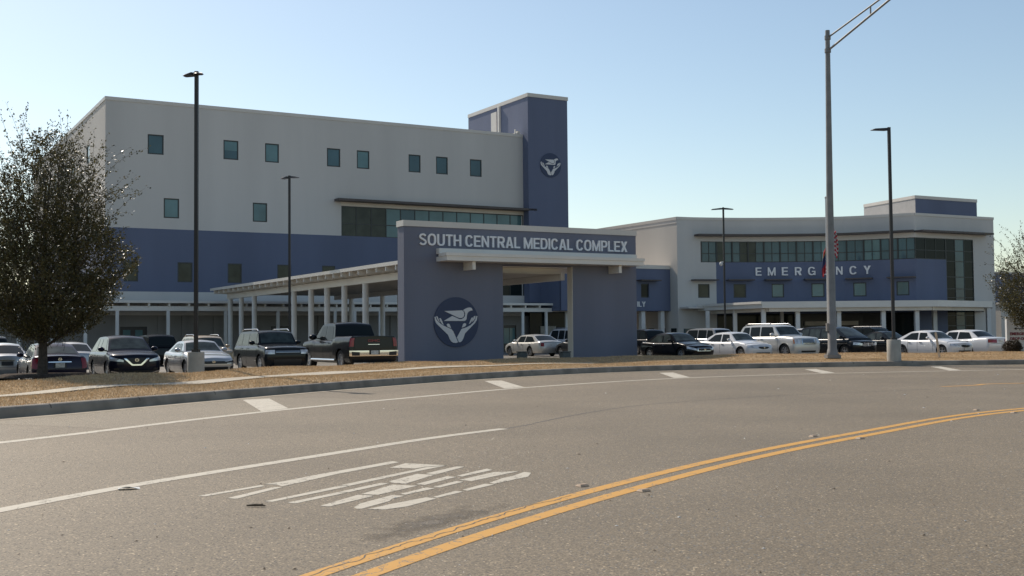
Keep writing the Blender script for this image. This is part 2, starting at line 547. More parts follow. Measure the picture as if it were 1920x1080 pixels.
def glyph(ch, vw=.18, hw=.148):
    """bold grotesque capital: list of outlines and stroked paths; height 1, returns (width, shapes)"""
    W_ = {'I': vw, 'L': .60, 'E': .65, 'T': .66, 'M': .90, 'O': .80, 'C': .76, 'G': .80, 'D': .74, 'A': .78, 'X': .74, 'Y': .74, 'S': .70, 'N': .74, 'H': .74, 'U': .73, 'R': .74, 'P': .69}[ch]
    bx = lambda a, b, c, d: [(a, b), (c, b), (c, d), (a, d)]
    sh = []

    def band(fn, n, t0, t1, tx, ty):
        o, q = [], []
        for k in range(n + 1):
            t = t0 + (t1 - t0) * k / n
            (cx, cy, rx, ry) = fn
            c_, s_ = math.cos(t), math.sin(t)
            e = 2 / 2.5
            f = lambda v: math.copysign(abs(v) ** e, v)
            o.append((cx + rx * f(c_), cy + ry * f(s_))); q.append((cx + (rx - tx) * f(c_), cy + (ry - ty) * f(s_)))
        for k in range(n): sh.append([o[k], o[k + 1], q[k + 1], q[k]])
    pi = math.pi
    if ch == 'I': sh.append(bx(0, 0, vw, 1))
    elif ch == 'L': sh += [bx(0, 0, vw, 1), bx(vw, 0, W_, hw)]
    elif ch == 'E': sh += [bx(0, 0, vw, 1), bx(vw, 0, W_, hw), bx(vw, 1 - hw, W_, 1), bx(vw, .5 - hw * .42, W_ * .93, .5 + hw * .52)]
    elif ch == 'T': sh += [bx(0, 1 - hw, W_, 1), bx(W_ / 2 - vw / 2, 0, W_ / 2 + vw / 2, 1 - hw)]
    elif ch == 'H': sh += [bx(0, 0, vw, 1), bx(W_ - vw, 0, W_, 1), bx(vw, .5 - hw * .45, W_ - vw, .5 + hw * .5)]
    elif ch == 'N': sh += [bx(0, 0, vw * .93, 1), bx(W_ - vw * .93, 0, W_, 1), [(vw * .93, 1), (vw * .93, .66), (W_ - vw * .93, 0), (W_ - vw * .93, .34)]]
    elif ch == 'M':
        a = vw * .9; m_ = W_ / 2
        sh += [bx(0, 0, a, 1), bx(W_ - a, 0, W_, 1), [(a, 1), (a, .58), (m_ - .075, 0), (m_, 0), (m_, .32)], [(W_ - a, 1), (m_, .32), (m_, 0), (m_ + .075, 0), (W_ - a, .58)]]
    elif ch == 'A':
        m_ = W_ / 2; t = .11
        sh += [[(0, 0), (.215, 0), (m_, .78), (m_, 1), (m_ - t, 1)], [(W_, 0), (m_ + t, 1), (m_, 1), (m_, .78), (W_ - .215, 0)], [(.262, .20), (W_ - .262, .20), (W_ - .312, .20 + hw * .93), (.312, .20 + hw * .93)]]
    elif ch == 'X': sh += [[(0, 0), (.235, 0), (W_ / 2, .345), (W_ / 2, .66), (.22, 1), (.01, 1), (W_ / 2 - .13, .51)][:0] or [(0, 0), (.235, 0), (W_, 1), (W_ - .235, 1)], [(0, 1), (.235, 1), (W_ / 2 + .0, .67), (W_ / 2 - .125, .5)], [(W_, 0), (W_ - .235, 0), (W_ / 2, .33), (W_ / 2 + .125, .5)]]
    elif ch == 'Y': sh += [bx(W_ / 2 - vw / 2, 0, W_ / 2 + vw / 2, .40), [(W_ / 2 - vw / 2, .40), (W_ / 2 + vw / 2, .40), (W_ / 2, .60)], [(W_ / 2 - vw / 2, .40), (W_ / 2, .60), (.235, 1), (0, 1)], [(W_ / 2 + vw / 2, .40), (W_, 1), (W_ - .235, 1), (W_ / 2, .60)]]
    elif ch == 'O': band((W_ / 2, .5, W_ / 2, .515), 32, 0, 2 * pi, vw, hw)
    elif ch == 'C': band((W_ / 2, .5, W_ / 2, .515), 26, .52, 2 * pi - .52, vw, hw)
    elif ch == 'G':
        band((W_ / 2, .5, W_ / 2, .515), 26, .55, 2 * pi - .62, vw, hw)
        sh += [bx(W_ * .52, .38, W_, .38 + hw * .9), bx(W_ - vw * .75, .0, W_, .38)]
    elif ch == 'U':
        sh += [bx(0, .36, vw, 1), bx(W_ - vw, .36, W_, 1)]; band((W_ / 2, .36, W_ / 2, .375), 16, pi, 2 * pi, vw, hw)
    elif ch == 'D':
        sh += [bx(0, 0, vw, 1), bx(vw, 0, W_ * .46, hw), bx(vw, 1 - hw, W_ * .46, 1)]; band((W_ * .46, .5, W_ * .54, .5), 18, -pi / 2, pi / 2, vw, hw)
    elif ch in 'PR':
        y0 = .40 if ch == 'R' else .36
        h2 = (1 - y0) / 2
        sh += [bx(0, 0, vw, 1), bx(vw, 1 - hw, W_ * .56, 1), bx(vw, y0, W_ * .56, y0 + hw)]; band((W_ * .56, y0 + h2, W_ * .44, h2), 14, -pi / 2, pi / 2, vw, hw)
        if ch == 'R': sh.append([(W_ * .38, .40), (W_ * .80, .40), (W_, 0), (W_ - .225, 0)])
    elif ch == 'S':
        P_ = []
        for k in range(13): t = .35 + (pi * 1.5 - .35) * k / 12; P_.append((W_ / 2 + (W_ / 2 - vw * .46) * math.cos(t), .735 + .19 * math.sin(t)))
        for k in range(1, 13): t = pi / 2 - (pi * 1.5 - .35) * k / 12; P_.append((W_ / 2 + (W_ / 2 - vw * .46) * math.cos(t), .265 + .205 * math.sin(t) + (.075 if k == 0 else 0)))
        P_[12] = (W_ / 2 - .02, .53); P_[13] = (W_ * .64, .465)
        L_, R2 = [], []
        for k, p in enumerate(P_):
            a, b = P_[max(k - 1, 0)], P_[min(k + 1, len(P_) - 1)]
            dx, dy = b[0] - a[0], b[1] - a[1]; l = math.hypot(dx, dy)
            L_.append((p[0] - dy / l * hw * .52, p[1] + dx / l * hw * .52)); R2.append((p[0] + dy / l * hw * .52, p[1] - dx / l * hw * .52))
        for k in range(len(P_) - 1): sh.append([L_[k], L_[k + 1], R2[k + 1], R2[k]])
    return W_, sh


def word_shapes(body, gap=.105, space=.30):
    x, out = 0.0, []
    for ch in body:
        if ch == ' ': x += space; continue
        w_, sh = glyph(ch)
        out += [[(x + a, b) for a, b in p] for p in sh]
        x += w_ + gap
    return x - gap, out


def lettering(fac, body, s0, s1, z0, z1, n0, n1, mt, parent, name='lettering'):
    tot, sh = word_shapes(body)
    k = (s1 - s0) / tot
    mb = MB()
    for p in sh:
        fac.poly(mb, [(s0 + a * k, z0 + b * (z1 - z0)) for a, b in p], n0, n1)
    return mb.build(name, mt, parent, fix=True)


EMB = [
    [(312, 325), (640, 310), (668, 335), (680, 385), (668, 425), (638, 450), (600, 456), (570, 448)],
    [(657, 306), (700, 280), (745, 260), (790, 255), (820, 270), (836, 312), (800, 315), (760, 335), (735, 370), (725, 430), (722, 465), (712, 490), (685, 508), (302, 508), (455, 415), (585, 474), (622, 476), (660, 456), (690, 422), (698, 375), (684, 333)],
    [(130, 432), (150, 430), (165, 480), (200, 525), (265, 580), (330, 612), (440, 662), (470, 700), (560, 905), (520, 918), (470, 912), (435, 890), (410, 850), (375, 765), (330, 720), (160, 550), (140, 500)],
    [(160, 418), (185, 425), (228, 538), (200, 508), (178, 470)],
    [(218, 458), (240, 455), (262, 490), (297, 582), (270, 568), (235, 515)],
    [(350, 575), (370, 558), (395, 560), (412, 585), (435, 645), (370, 615)],
    [(540, 815), (628, 657), (720, 628), (800, 585), (850, 535), (890, 475), (905, 415), (925, 415), (915, 490), (880, 545), (690, 740), (660, 830), (630, 885), (600, 905), (574, 905)],
    [(860, 420), (890, 412), (885, 460), (840, 515), (822, 525)],
    [(815, 450), (840, 440), (840, 475), (800, 540), (765, 570), (790, 500)],
    [(632, 635), (655, 565), (685, 548), (712, 560), (710, 590), (690, 612)],
]


def emblem(fac, parent, s, z, r, n):
    d = MB()
    fac.poly(d, [(s + r * math.cos(2 * math.pi * i / 48), z + r * math.sin(2 * math.pi * i / 48)) for i in range(48)], n, n + 0.05)
    do = d.build('emblem_disc', M['disc'], parent)
    m = MB()
    for p in EMB:
        q = [(s + (x - 536) / 412 * r, z - (y - 530) / 465 * r) for x, y in p]
        fac.poly(m, q, n + 0.052, n + 0.075)
    m.build('dove_and_hands', M['emblem'], do, fix=True)


# ================================================================== GROUND AND ROAD
def catmull(pts, n=14):
    P = [Vector((p[0], p[1])) for p in pts]
    P = [P[0] * 2 - P[1]] + P + [P[-1] * 2 - P[-2]]
    out = []
    for i in range(1, len(P) - 2):
        for k in range(n):
            t = k / n
            a, b, c, d = P[i - 1], P[i], P[i + 1], P[i + 2]
            out.append(0.5 * ((2 * b) + (c - a) * t + (2 * a - 5 * b + 4 * c - d) * t * t + (3 * b - a - 3 * c + d) * t ** 3))
    out.append(P[-2])
    return out


def smooth(pts, it):
    for _ in range(it):
        pts = [pts[0]] + [(pts[i - 1] + pts[i] * 2 + pts[i + 1]) / 4 for i in range(1, len(pts) - 1)] + [pts[-1]]
    return pts


def resample(pts, step):
    L = [0]
    for a, b in zip(pts, pts[1:]): L.append(L[-1] + (b - a).length)
    out, i = [], 0
    n = max(2, int(L[-1] / step))
    for k in range(n + 1):
        s = L[-1] * k / n
        while i < len(L) - 2 and L[i + 1] < s: i += 1
        t = (s - L[i]) / max(1e-9, L[i + 1] - L[i])
        out.append(pts[i].lerp(pts[i + 1], t))
    return out


def pxcurve(px, step=0.5, pre=(), post=(), sm=60):
    g = [at_z(x, y) for x, y in px]
    pts = list(pre) + [(p.x, p.y) for p in g] + list(post)
    return smooth(resample(catmull(pts), step), sm)


def normals(c):
    out = []
    for i in range(len(c)):
        d = (c[min(i + 1, len(c) - 1)] - c[max(i - 1, 0)]).normalized()
        out.append(Vector((-d.y, d.x)))     # to the far side of the road
    return out


KPX = [(0, 785.7), (167, 771.7), (333, 756), (500, 742), (640, 730), (820, 716.5), (1000, 704.5), (1230, 695), (1479, 689.7), (1719, 686), (1920, 683.5)]
KERB = pxcurve(KPX, 0.5, pre=[(-34, -20), (-22, 3)], post=[(42, 57.2), (70, 54), (110, 42)])
KN = normals(KERB)


def strip(curve, nrm, offs, zf, mt, name, kind='structure', label=None, i0=0, i1=None, smooth_=30):
    """lofted sheet following a curve; offs may be functions of the index"""
    i1 = len(curve) if i1 is None else i1
    mb = MB()
    vs, fs = [], []
    m = len(offs)
    for i in range(i0, i1):
        for o in offs:
            ov = o(i) if callable(o) else o
            p = curve[i] + nrm[i] * ov
            vs.append((p.x, p.y, zf(p.x, p.y, ov, i)))
    for i in range(i1 - i0 - 1):
        for k in range(m - 1):
            a = i * m + k
            fs.append((a, a + 1, a + m + 1, a + m)[::-1])
    mb.add(vs, fs)
    o = mb.build(name, mt, smooth=smooth_)
    tag(o, kind=kind)
    if label: o['label'] = label
    return o


g = MB().add([(-3000, -400, -0.12), (3000, -400, -0.12), (3000, 5000, -0.12), (-3000, 5000, -0.12)], [(0, 1, 2, 3)]).build('ground', M['ground'])
tag(g, 'flat dry ground reaching the horizon', kind='structure')

ZL = 0.20                                   # parking lot level


def ss(a, b, x):
    t = min(max((x - a) / (b - a), 0), 1)
    return t * t * (3 - 2 * t)


def grass_z(x, y, o):
    z = 0.235 + 0.05 * ss(0.2, 2.5, o) + 0.215 * ss(3.2, 5.8, o)
    z -= 0.60 * ss(6.1, 8.6, o)
    return z + 0.025 * math.sin(x * 0.9 + y * 0.37) * ss(0.3, 2, o) + 0.02 * math.sin(y * 1.3 - x * 0.5) * ss(0.3, 2, o)


def lot_z(x):
    return ZL * ss(-17.5, -8, x)


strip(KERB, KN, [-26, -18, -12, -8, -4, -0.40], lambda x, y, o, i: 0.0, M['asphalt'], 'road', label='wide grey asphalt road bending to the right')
strip(KERB, KN, [-0.45, -0.2, 0.02], lambda x, y, o, i: 0.005, M['gutter'], 'gutter', label='pale concrete gutter pan along the kerb')
KP = [(0.0, 0.0), (0.015, 0.14), (0.035, 0.205), (0.075, 0.235), (0.19, 0.24), (0.20, 0.1)]
kz = dict(KP)
strip(KERB, KN, [a for a, b in KP], lambda x, y, o, i: kz[o], M['kerb'], 'kerb', label='grey concrete kerb along the verge', smooth_=50)
strip(KERB, KN, [0.195, 0.6, 1.2, 2, 2.8, 3.6, 4.4, 5.2, 5.8, 6.4, 7, 7.6, 8.3, 9], lambda x, y, o, i: grass_z(x, y, o) - (0.1 if o < 0.2 else 0), M['soil'], 'grass_verge', label='low raised verge of dormant turf between road and car park')
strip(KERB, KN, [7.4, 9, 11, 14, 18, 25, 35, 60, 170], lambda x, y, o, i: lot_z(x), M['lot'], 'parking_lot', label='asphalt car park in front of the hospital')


def walk_off(i):
    return 2.75 + 0.9 * ss(24, 48, KERB[i].y)


def walk_w(i):
    return 0.75 - 0.45 * ss(33, 51, KERB[i].y)


iw = [i for i in range(len(KERB)) if KERB[i].y < 51 and KERB[i].x < 8]
strip(KERB, KN, [lambda i: walk_off(i), lambda i: walk_off(i) + walk_w(i) / 2, lambda i: walk_off(i) + walk_w(i)],
      lambda x, y, o, i: grass_z(x, y, o) + 0.03, M['walk'], 'pavement', label='narrow concrete pavement through the brown verge', i0=0, i1=iw[-1])


jm = MB()
for i in range(30, len(KERB) - 20, 6):
    t_ = Vector((KN[i].y, -KN[i].x)); vs = []
    for a, b in KP[1:-1]:
        for sg in (-1, 1):
            p = KERB[i] + KN[i] * (a - .002) + t_ * (.012 * sg); vs.append((p.x, p.y, b + .002))
    jm.add(vs, [(2 * k, 2 * k + 1, 2 * k + 3, 2 * k + 2) for k in range(3)])
tag(jm.build('kerb_joint', mat('kerb joint', (0.06, 0.05, 0.045), 0.9)), 'thin dark joints across the kerb', kind='structure')

# ---- painted markings
def line(px, width, mt, label, pre=(), post=(), z=0.0032, name='road_marking', sm=60, cut=None):
    c = pxcurve(px, 0.35, pre, post, sm)
    if cut: c = c[:cut]
    n = normals(c)
    return strip(c, n, [-width / 2, 0, width / 2], lambda x, y, o, i: z, mt, name, label=label)


line([(0, 830.7), (287, 795.3), (540, 767), (640, 757.6), (820, 741), (1000, 725.5), (1287, 708.3), (1575, 699.6), (1815, 694.8), (1920, 692.8)], 0.27, M['white_line'],
     'white edge line beside the shoulder', pre=[(-26, -20), (-16.5, 0)], post=[(45, 52)])
line([(0, 957), (280, 905), (640, 848), (800, 822.5), (945, 804)], 0.22, M['white_line'], 'white lane line ending before the bend', pre=[(-9, -1)], sm=6)
EDGE = pxcurve([(0, 830.7), (287, 795.3), (540, 767), (640, 757.6), (820, 741), (1000, 725.5), (1287, 708.3), (1575, 699.6), (1815, 694.8), (1920, 692.8)], 0.35, [(-26, -20), (-16.5, 0)], [(45, 52)], 60)


def edge_off(i):
    p, n = KERB[i], KN[i]; t = Vector((n.y, -n.x))
    q = min(EDGE, key=lambda e: abs((e - p).dot(t)) + (100 if (e - p).length > 9 else 0))
    return (q - p).dot(n)


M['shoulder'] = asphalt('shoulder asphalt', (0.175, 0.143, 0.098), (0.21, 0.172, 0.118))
eo = [edge_off(i) for i in range(len(KERB))]
ii = [i for i in range(len(KERB)) if -4.5 < eo[i] < -0.6]
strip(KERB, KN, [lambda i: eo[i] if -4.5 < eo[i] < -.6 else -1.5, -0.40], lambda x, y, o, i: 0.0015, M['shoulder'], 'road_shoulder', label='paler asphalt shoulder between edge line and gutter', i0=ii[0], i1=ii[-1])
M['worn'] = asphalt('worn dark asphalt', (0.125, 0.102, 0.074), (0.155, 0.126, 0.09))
M['seam'] = mat('tar seam', (0.07, 0.06, 0.05), 0.7)
for sp_, wd_ in (([(1000, 794), (1090, 776), (1200, 760), (1340, 749), (1480, 741), (1620, 735), (1760, 729)], .05), ([(945, 804.5), (1000, 795)], .05)):
    line(sp_, wd_, M['seam'], 'thin dark seam in the asphalt', z=0.0022, name='road_seam', sm=3)
yl = [(627, 1080), (1000, 959), (1407, 853), (1642, 810), (1920, 767)]
yc = pxcurve(yl, 0.35, pre=[(-9.5, -12), (-4.4, 0)], post=[(22, 30), (40, 34)], sm=50)
yn = normals(yc)
strip(yc, yn, [0.085, 0.168, 0.252], lambda x, y, o, i: 0.003, M['yellow_line'], 'road_marking', label='cracked yellow centre line, far one of the pair')
strip(yc, yn, [-0.244, -0.160, -0.077], lambda x, y, o, i: 0.003, M['yellow_line'], 'road_marking', label='yellow centre line, near one of the pair')
wi = [i for i in range(len(yc)) if 8.2 < yc[i].y < 11.6]
wo_ = [.28, .40, .52, .66, .82, 1.05]
wp = strip(yc, yn, wo_, lambda x, y, o, i: 0.0015, M['worn'], 'road_patch', label='darker worn asphalt beside the yellow line', i0=wi[0], i1=wi[-1])
at_ = wp.data.attributes.new('wear', 'FLOAT', 'POINT')
for k in range(len(at_.data)):
    r_, c_ = k // 6, k % 6
    at_.data[k].value = min(1, r_ / 5, (len(wi) - 2 - r_) / 5) * (.15, .7, .9, .75, .35, 0)[c_]
wn = M['worn'].node_tree; N_, L_ = wn.nodes, wn.links
wa = N_.new('ShaderNodeAttribute'); wa.attribute_name = 'wear'
wx = N_.new('ShaderNodeTexNoise'); wx.inputs['Scale'].default_value = 5; wx.inputs['Detail'].default_value = 8
wt = N_.new('ShaderNodeTexCoord'); L_.new(wt.outputs['Object'], wx.inputs['Vector'])
wm = N_.new('ShaderNodeMath'); wm.operation = 'ADD'; L_.new(wa.outputs['Fac'], wm.inputs[0]); L_.new(wx.outputs[0], wm.inputs[1])
wr_ = N_.new('ShaderNodeMapRange'); wr_.inputs[1].default_value = .75; wr_.inputs[2].default_value = 1.35; L_.new(wm.outputs[0], wr_.inputs[0])
L_.new(wr_.outputs[0], N_['Principled BSDF'].inputs['Alpha'])
cr = MB(); vs = []
wi = [i for i in range(len(yc)) if 6.5 < yc[i].y < 11.5]
cp = resample([yc[i] + yn[i] * .165 for i in wi], .05); cn = normals(cp); rr_ = random.Random(5); o_ = 0
for p, n_ in zip(cp, cn):
    o_ = max(-.06, min(.07, o_ + rr_.gauss(0, .012))); w_ = .004 + .005 * rr_.random()
    for sg in (-1, 1): q = p + n_ * (o_ + sg * w_); vs.append((q.x, q.y, .0045))
cr.add(vs, [(2 * k, 2 * k + 1, 2 * k + 3, 2 * k + 2) for k in range(len(cp) - 1)])
tag(cr.build('road_crack', M['seam']), 'wandering dark crack through the yellow line', kind='structure')
line([(1765, 725), (1840, 722), (1920, 718.5)], 0.18, M['yellow_line'], 'single yellow line beyond the double one', post=[(30, 37)], sm=2)
BARS = [[(455, 750), (505, 747.5), (541, 766), (490, 771.5)], [(908, 714.5), (940, 713.5), (983, 726.2), (946, 728.6)], [(1236, 699.2), (1262, 698.6), (1294, 707.6), (1264, 709)],
        [(1508, 692.6), (1530, 692.2), (1566, 699.3), (1541, 700.2)], [(1744, 687.4), (1764, 687.2), (1803, 694.4), (1780, 695)]]
for b_ in BARS:
    q = [at_z(x, y) for x, y in b_]
    o = MB().add([(p.x, p.y, 0.0045) for p in q], [(0, 3, 2, 1)]).build('road_marking', M['white_line'])
    tag(o, 'white slanting bar across the shoulder', kind='structure')

# the word ONLY, read by traffic coming from the right
ONLY = [  # outlines of the worn thermoplastic pieces, measured in an enlargement of the road
    [(30, 424), (365, 367), (385, 372), (75, 426)], [(187, 436), (430, 378), (480, 378), (235, 440)],
    [(383, 362), (480, 348), (640, 316), (1060, 240), (1097, 246), (760, 310), (600, 347), (475, 374), (450, 364)],
    [(387, 453), (780, 371), (828, 374), (425, 456)], [(785, 368), (1190, 283), (1240, 272), (1345, 264), (1200, 292), (830, 372)],
    [(1048, 275), (1130, 251), (1345, 262), (1238, 270), (1180, 279)],
    [(505, 460), (770, 405), (820, 407), (550, 464)], [(778, 403), (1000, 355), (1045, 358), (830, 405)],
    [(1040, 348), (1190, 308), (1285, 312), (1130, 360), (1060, 355)], [(1238, 305), (1400, 268), (1443, 270), (1290, 311)],
    [(895, 415), (1060, 365), (1195, 370), (985, 419)],
    [(680, 477), (880, 418), (965, 424), (730, 480)], [(1185, 362), (1350, 320), (1398, 324), (1230, 367)], [(1400, 318), (1560, 280), (1590, 287), (1430, 322)],
    [(858, 485), (890, 465), (1060, 420), (1125, 424), (1060, 440), (1045, 452), (900, 492), (875, 493)], [(1100, 414), (1240, 380), (1288, 384), (1130, 418)],
    [(1275, 378), (1400, 345), (1437, 350), (1310, 380)], [(1415, 340), (1600, 298), (1730, 294), (1660, 308), (1480, 346)],
    [(930, 495), (1040, 470), (1240, 432), (1295, 438), (1140, 480), (1020, 497)], [(1275, 430), (1395, 398), (1437, 402), (1300, 434)],
    [(1432, 392), (1550, 360), (1600, 364), (1460, 397)], [(1575, 355), (1650, 328), (1700, 318), (1760, 297), (1795, 302), (1780, 322), (1600, 360)]]
mb = MB()
for pc in ONLY:
    q = [at_z(360 + x / 2.8235, 780 + y / 2.8235) for x, y in pc]
    mb.prism([(p.x, p.y, 0.0005) for p in q], [(p.x, p.y, 0.0035) for p in q])
o = mb.build('road_marking', M['white_line'], fix=True)
tag(o, 'white word ONLY painted along the lane', kind='structure')

# ---- dormant grass blades over the verge
rng = np.random.default_rng(3)
KA = np.array([(p.x, p.y) for p in KERB]); NA = np.array([(p.x, p.y) for p in KN])
vis = [i for i in range(len(KERB)) if KERB[i].y > 17 and KERB[i].x < 34]


def grass(n, name):
    i = rng.choice(vis, n); t = rng.random(n)
    j = np.minimum(i + 1, len(KA) - 1)
    off = 0.21 + rng.random(n) ** 0.8 * 6.8
    base = KA[i] * (1 - t)[:, None] + KA[j] * t[:, None] + (NA[i]) * off[:, None]
    wo = np.array([walk_off(k) for k in range(len(KERB))])[i]
    ww = np.array([walk_w(k) for k in range(len(KERB))])[i]
    keep = ~((off > wo - 0.02) & (off < wo + ww) & (i < iw[-1]))
    base, off = base[keep], off[keep]
    n = len(off)
    sst = lambda a, b: np.clip((off - a) / (b - a), 0, 1) ** 2 * (3 - 2 * np.clip((off - a) / (b - a), 0, 1))
    z = 0.235 + 0.05 * sst(0.2, 2.5) + 0.215 * sst(3.2, 5.8) - 0.01
    tz = np.clip((off - 6.1) / 2.5, 0, 1); z -= 0.60 * tz * tz * (3 - 2 * tz)
    s2 = np.clip((off - 0.3) / 1.7, 0, 1); s2 = s2 * s2 * (3 - 2 * s2)
    x, y = base[:, 0], base[:, 1]
    z += 0.025 * np.sin(x * 0.9 + y * 0.37) * s2 + 0.02 * np.sin(y * 1.3 - x * 0.5) * s2
    patch = 0.6 + 0.25 * np.sin(x * 2.1 + np.sin(y * 1.7) * 2) * np.sin(y * 0.8 + x * 0.3)
    h = (0.03 + 0.05 * rng.random(n)) * (0.7 + 0.5 * patch)
    wd = 0.006 + 0.007 * rng.random(n)
    a = rng.random(n) * 2 * np.pi
    lx, ly = rng.normal(0, 0.035, n), rng.normal(0, 0.035, n)
    vs = np.empty((n, 3, 3), np.float32)
    vs[:, 0] = np.stack([x - np.cos(a) * wd, y - np.sin(a) * wd, z], 1)
    vs[:, 1] = np.stack([x + np.cos(a) * wd, y + np.sin(a) * wd, z], 1)
    vs[:, 2] = np.stack([x + lx, y + ly, z + h], 1)
    me = bpy.data.meshes.new(name)
    me.from_pydata(vs.reshape(-1, 3), [], np.arange(3 * n).reshape(-1, 3))
    me.materials.append(M['dry_grass'])
    return link(bpy.data.objects.new(name, me))


tag(grass(230000, 'grass'), 'short brown dormant grass on the verge', 'grass', kind='stuff')

# ================================================================== MAIN BUILDING
BZ = 0.1
P0 = at_d(389, 93.0)                        # a point on the main front
left = None


def on_line(p, d, px):
    """point of the line p + t d seen at photo column px"""
    r = ray(px, 600); k = r.x / r.y
    t = (k * p.y - p.x) / (d.x - k * d.y)
    return p + d * t


A = on_line(P0, U, 195.5); B = on_line(P0, U, 983.3)
FM = Facade([A, B])
LM = FM.L[-1]
ROOF = 20.65
hosp = thing('hospital_building', 'five storey white hospital block with blue base and blue stair tower', 'building', (A.x, A.y, 0))
hosp.location = (0, 0, 0)
bz = FM.hit(440, 434.4)[1]                  # white paint meets blue paint
band0, band1 = FM.hit(300, 562)[1], FM.hit(300, 547)[1]


def rect(fac, x0, x1, y0, y1, n=0.0):
    """opening given by the photo columns of its sides and rows of top / bottom at its left side"""
    sa, zt = fac.hit(x0, y0, n); sb, _ = fac.hit(x1, y0, n); _, zb = fac.hit(x0, y1, n)
    return (sa, sb, zb, zt)


top = [(277, 307, 250, 288), (419, 447, 262, 298), (497, 523, 268, 304), (613, 638, 277.5, 312), (669, 692.5, 282, 316), (766, 788.5, 289.5, 322.5), (817.5, 839.5, 293.5, 326), (881, 903, 298.5, 330)]
mid = [(307, 336, 371, 408), (474, 501, 380, 416)]
low = [(232, 259, 490, 526), (333, 361, 491, 528), (427, 453.5, 494, 530), (520, 546, 496, 531), (604, 628.5, 498, 532)]
zt = np.mean([rect(FM, *q)[3] for q in top]); zb = np.mean([rect(FM, *q)[2] for q in top])
Wt = [(*rect(FM, *q)[:2], zb, zt) for q in top]
zt = np.mean([rect(FM, *q)[3] for q in mid]); zb = np.mean([rect(FM, *q)[2] for q in mid])
Wm = [(*rect(FM, *q)[:2], zb, zt) for q in mid]
zt = np.mean([rect(FM, *q)[3] for q in low]); zb = zt - 1.6
Wl = [(*rect(FM, *q)[:2], zb, zt) for q in low]
# second storey strip window beside the tower
Wl2 = (FM.hit(905, 540)[0], LM - 0.02, FM.hit(960, 556)[1], zt + 0.05)
rs0 = FM.hit(640, 400)[0]; rz1 = FM.hit(640, 386)[1]
RIB = (rs0, LM - 0.02, bz - 0.03, rz1)

mb = MB(); FM.wall(mb, 0, LM, bz, ROOF - 0.28, Wt + Wm + [RIB]); mb.build('upper_wall', M['white_wall'], hosp)
mb = MB(); FM.wall(mb, 0, LM, band1, bz, Wl + [Wl2]); mb.build('lower_wall', M['blue_wall'], hosp)
mb = MB(); FM.box(mb, -0.03, LM - 0.01, BZ + 3.4, band1 - 0.003, -0.3, 0.05); mb.build('wall_band', M['white_wall'], hosp)
DOORS = [(FM.hit(225, 611), FM.hit(276, 611)), (FM.hit(508, 610), FM.hit(545, 610)), (FM.hit(944, 600), FM.hit(968, 600))]
mb = MB(); FM.wall(mb, -22, LM + 4, BZ, BZ + 3.4, [(a[0], b[0], BZ, 2.6) for a, b in DOORS]); mb.build('ground_floor_wall', M['shaded_porch_wall'], hosp)
for a, b in DOORS:
    d = MB(); FM.box(d, a[0], b[0], BZ, 2.6, -0.14, -0.09); do = d.build('door', M['door'], hosp)
    d = MB()
    for k in range(2):
        m_ = a[0] + (b[0] - a[0]) * (0.25 + 0.45 * k)
        FM.box(d, m_ - 0.28, m_ + 0.28, 0.9, 2.35, -0.088, -0.07)
    d.build('door_pane', M['pane_light'], do)
# pilasters on the ground floor
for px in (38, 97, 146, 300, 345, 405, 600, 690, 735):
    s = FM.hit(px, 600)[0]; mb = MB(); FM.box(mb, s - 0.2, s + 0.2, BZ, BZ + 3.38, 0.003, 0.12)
    mb.build('pilaster', M['shaded_porch_wall'], hosp)
# side wall, back and roof
DEP = 41.0
FS = Facade([A + V * DEP, A])
side_w = []
for px in (165, 136, 124, 104, 88):
    s = FS.hit(px, 300)[0]
    side_w.append((s - 0.75, s + 0.75, Wt[0][2], Wt[0][3])); side_w.append((s - 0.75, s + 0.75, Wm[0][2], Wm[0][3]))
mb = MB(); FS.wall(mb, 0, DEP, bz, ROOF - 0.28, side_w); mb.build('side_wall', M['cream_wall'], hosp)
mb = MB(); FS.wall(mb, 0, DEP, BZ, bz); mb.build('side_wall', M['blue_wall'], hosp)
for q in side_w: window(FS, hosp, *q, M['pane'])
mb = MB()
mb.obox(A, U, V, 0, LM + 4, DEP - 0.2, DEP, BZ, ROOF - 0.3)
mb.obox(A, U, V, LM - 0.2, LM, 0.05, DEP - 0.2, BZ, ROOF - 0.3); mb.build('rear_wall', M['white_wall'], hosp)
MB().obox(A, U, V, 0.1, LM - 0.2, 0.1, DEP - 0.2, ROOF - 1.2, ROOF - 0.9).build('roof', M['roof'], hosp)
mb = MB()
FM.box(mb, -0.05, LM, ROOF - 0.28, ROOF, -0.35, 0.05); FS.box(mb, 0, DEP - 0.36, ROOF - 0.28, ROOF - 0.003, -0.35, 0.055)
mb.build('parapet_coping', M['cap'], hosp)
for i, q in enumerate(Wt): window(FM, hosp, *q, M['pane_light'] if i in (2, 4) else M['pane'])
for i, q in enumerate(Wm): window(FM, hosp, *q, M['pane_light'])
for i, q in enumerate(Wl): window(FM, hosp, *q, M['pane_olive'])
window(FM, hosp, *Wl2, M['pane_dark'], cols=3)
rc = 13
window(FM, hosp, *RIB, [M['pane_olive']] * 3 + [M['pane_light']] + [M['pane']] + [M['pane_light']] * 8, cols=rc, rowz=[RIB[2] + 0.42 * (RIB[3] - RIB[2])], name='ribbon_window', fw_=0.08)
# half drawn blind in the second top window
q = Wt[1]; b_ = MB(); FM.box(b_, q[0] + 0.08, q[1] - 0.08, q[2] + 0.75, q[3] - 0.08, -0.067, -0.06); b_.build('window_blind', M['pane_light'], hosp)
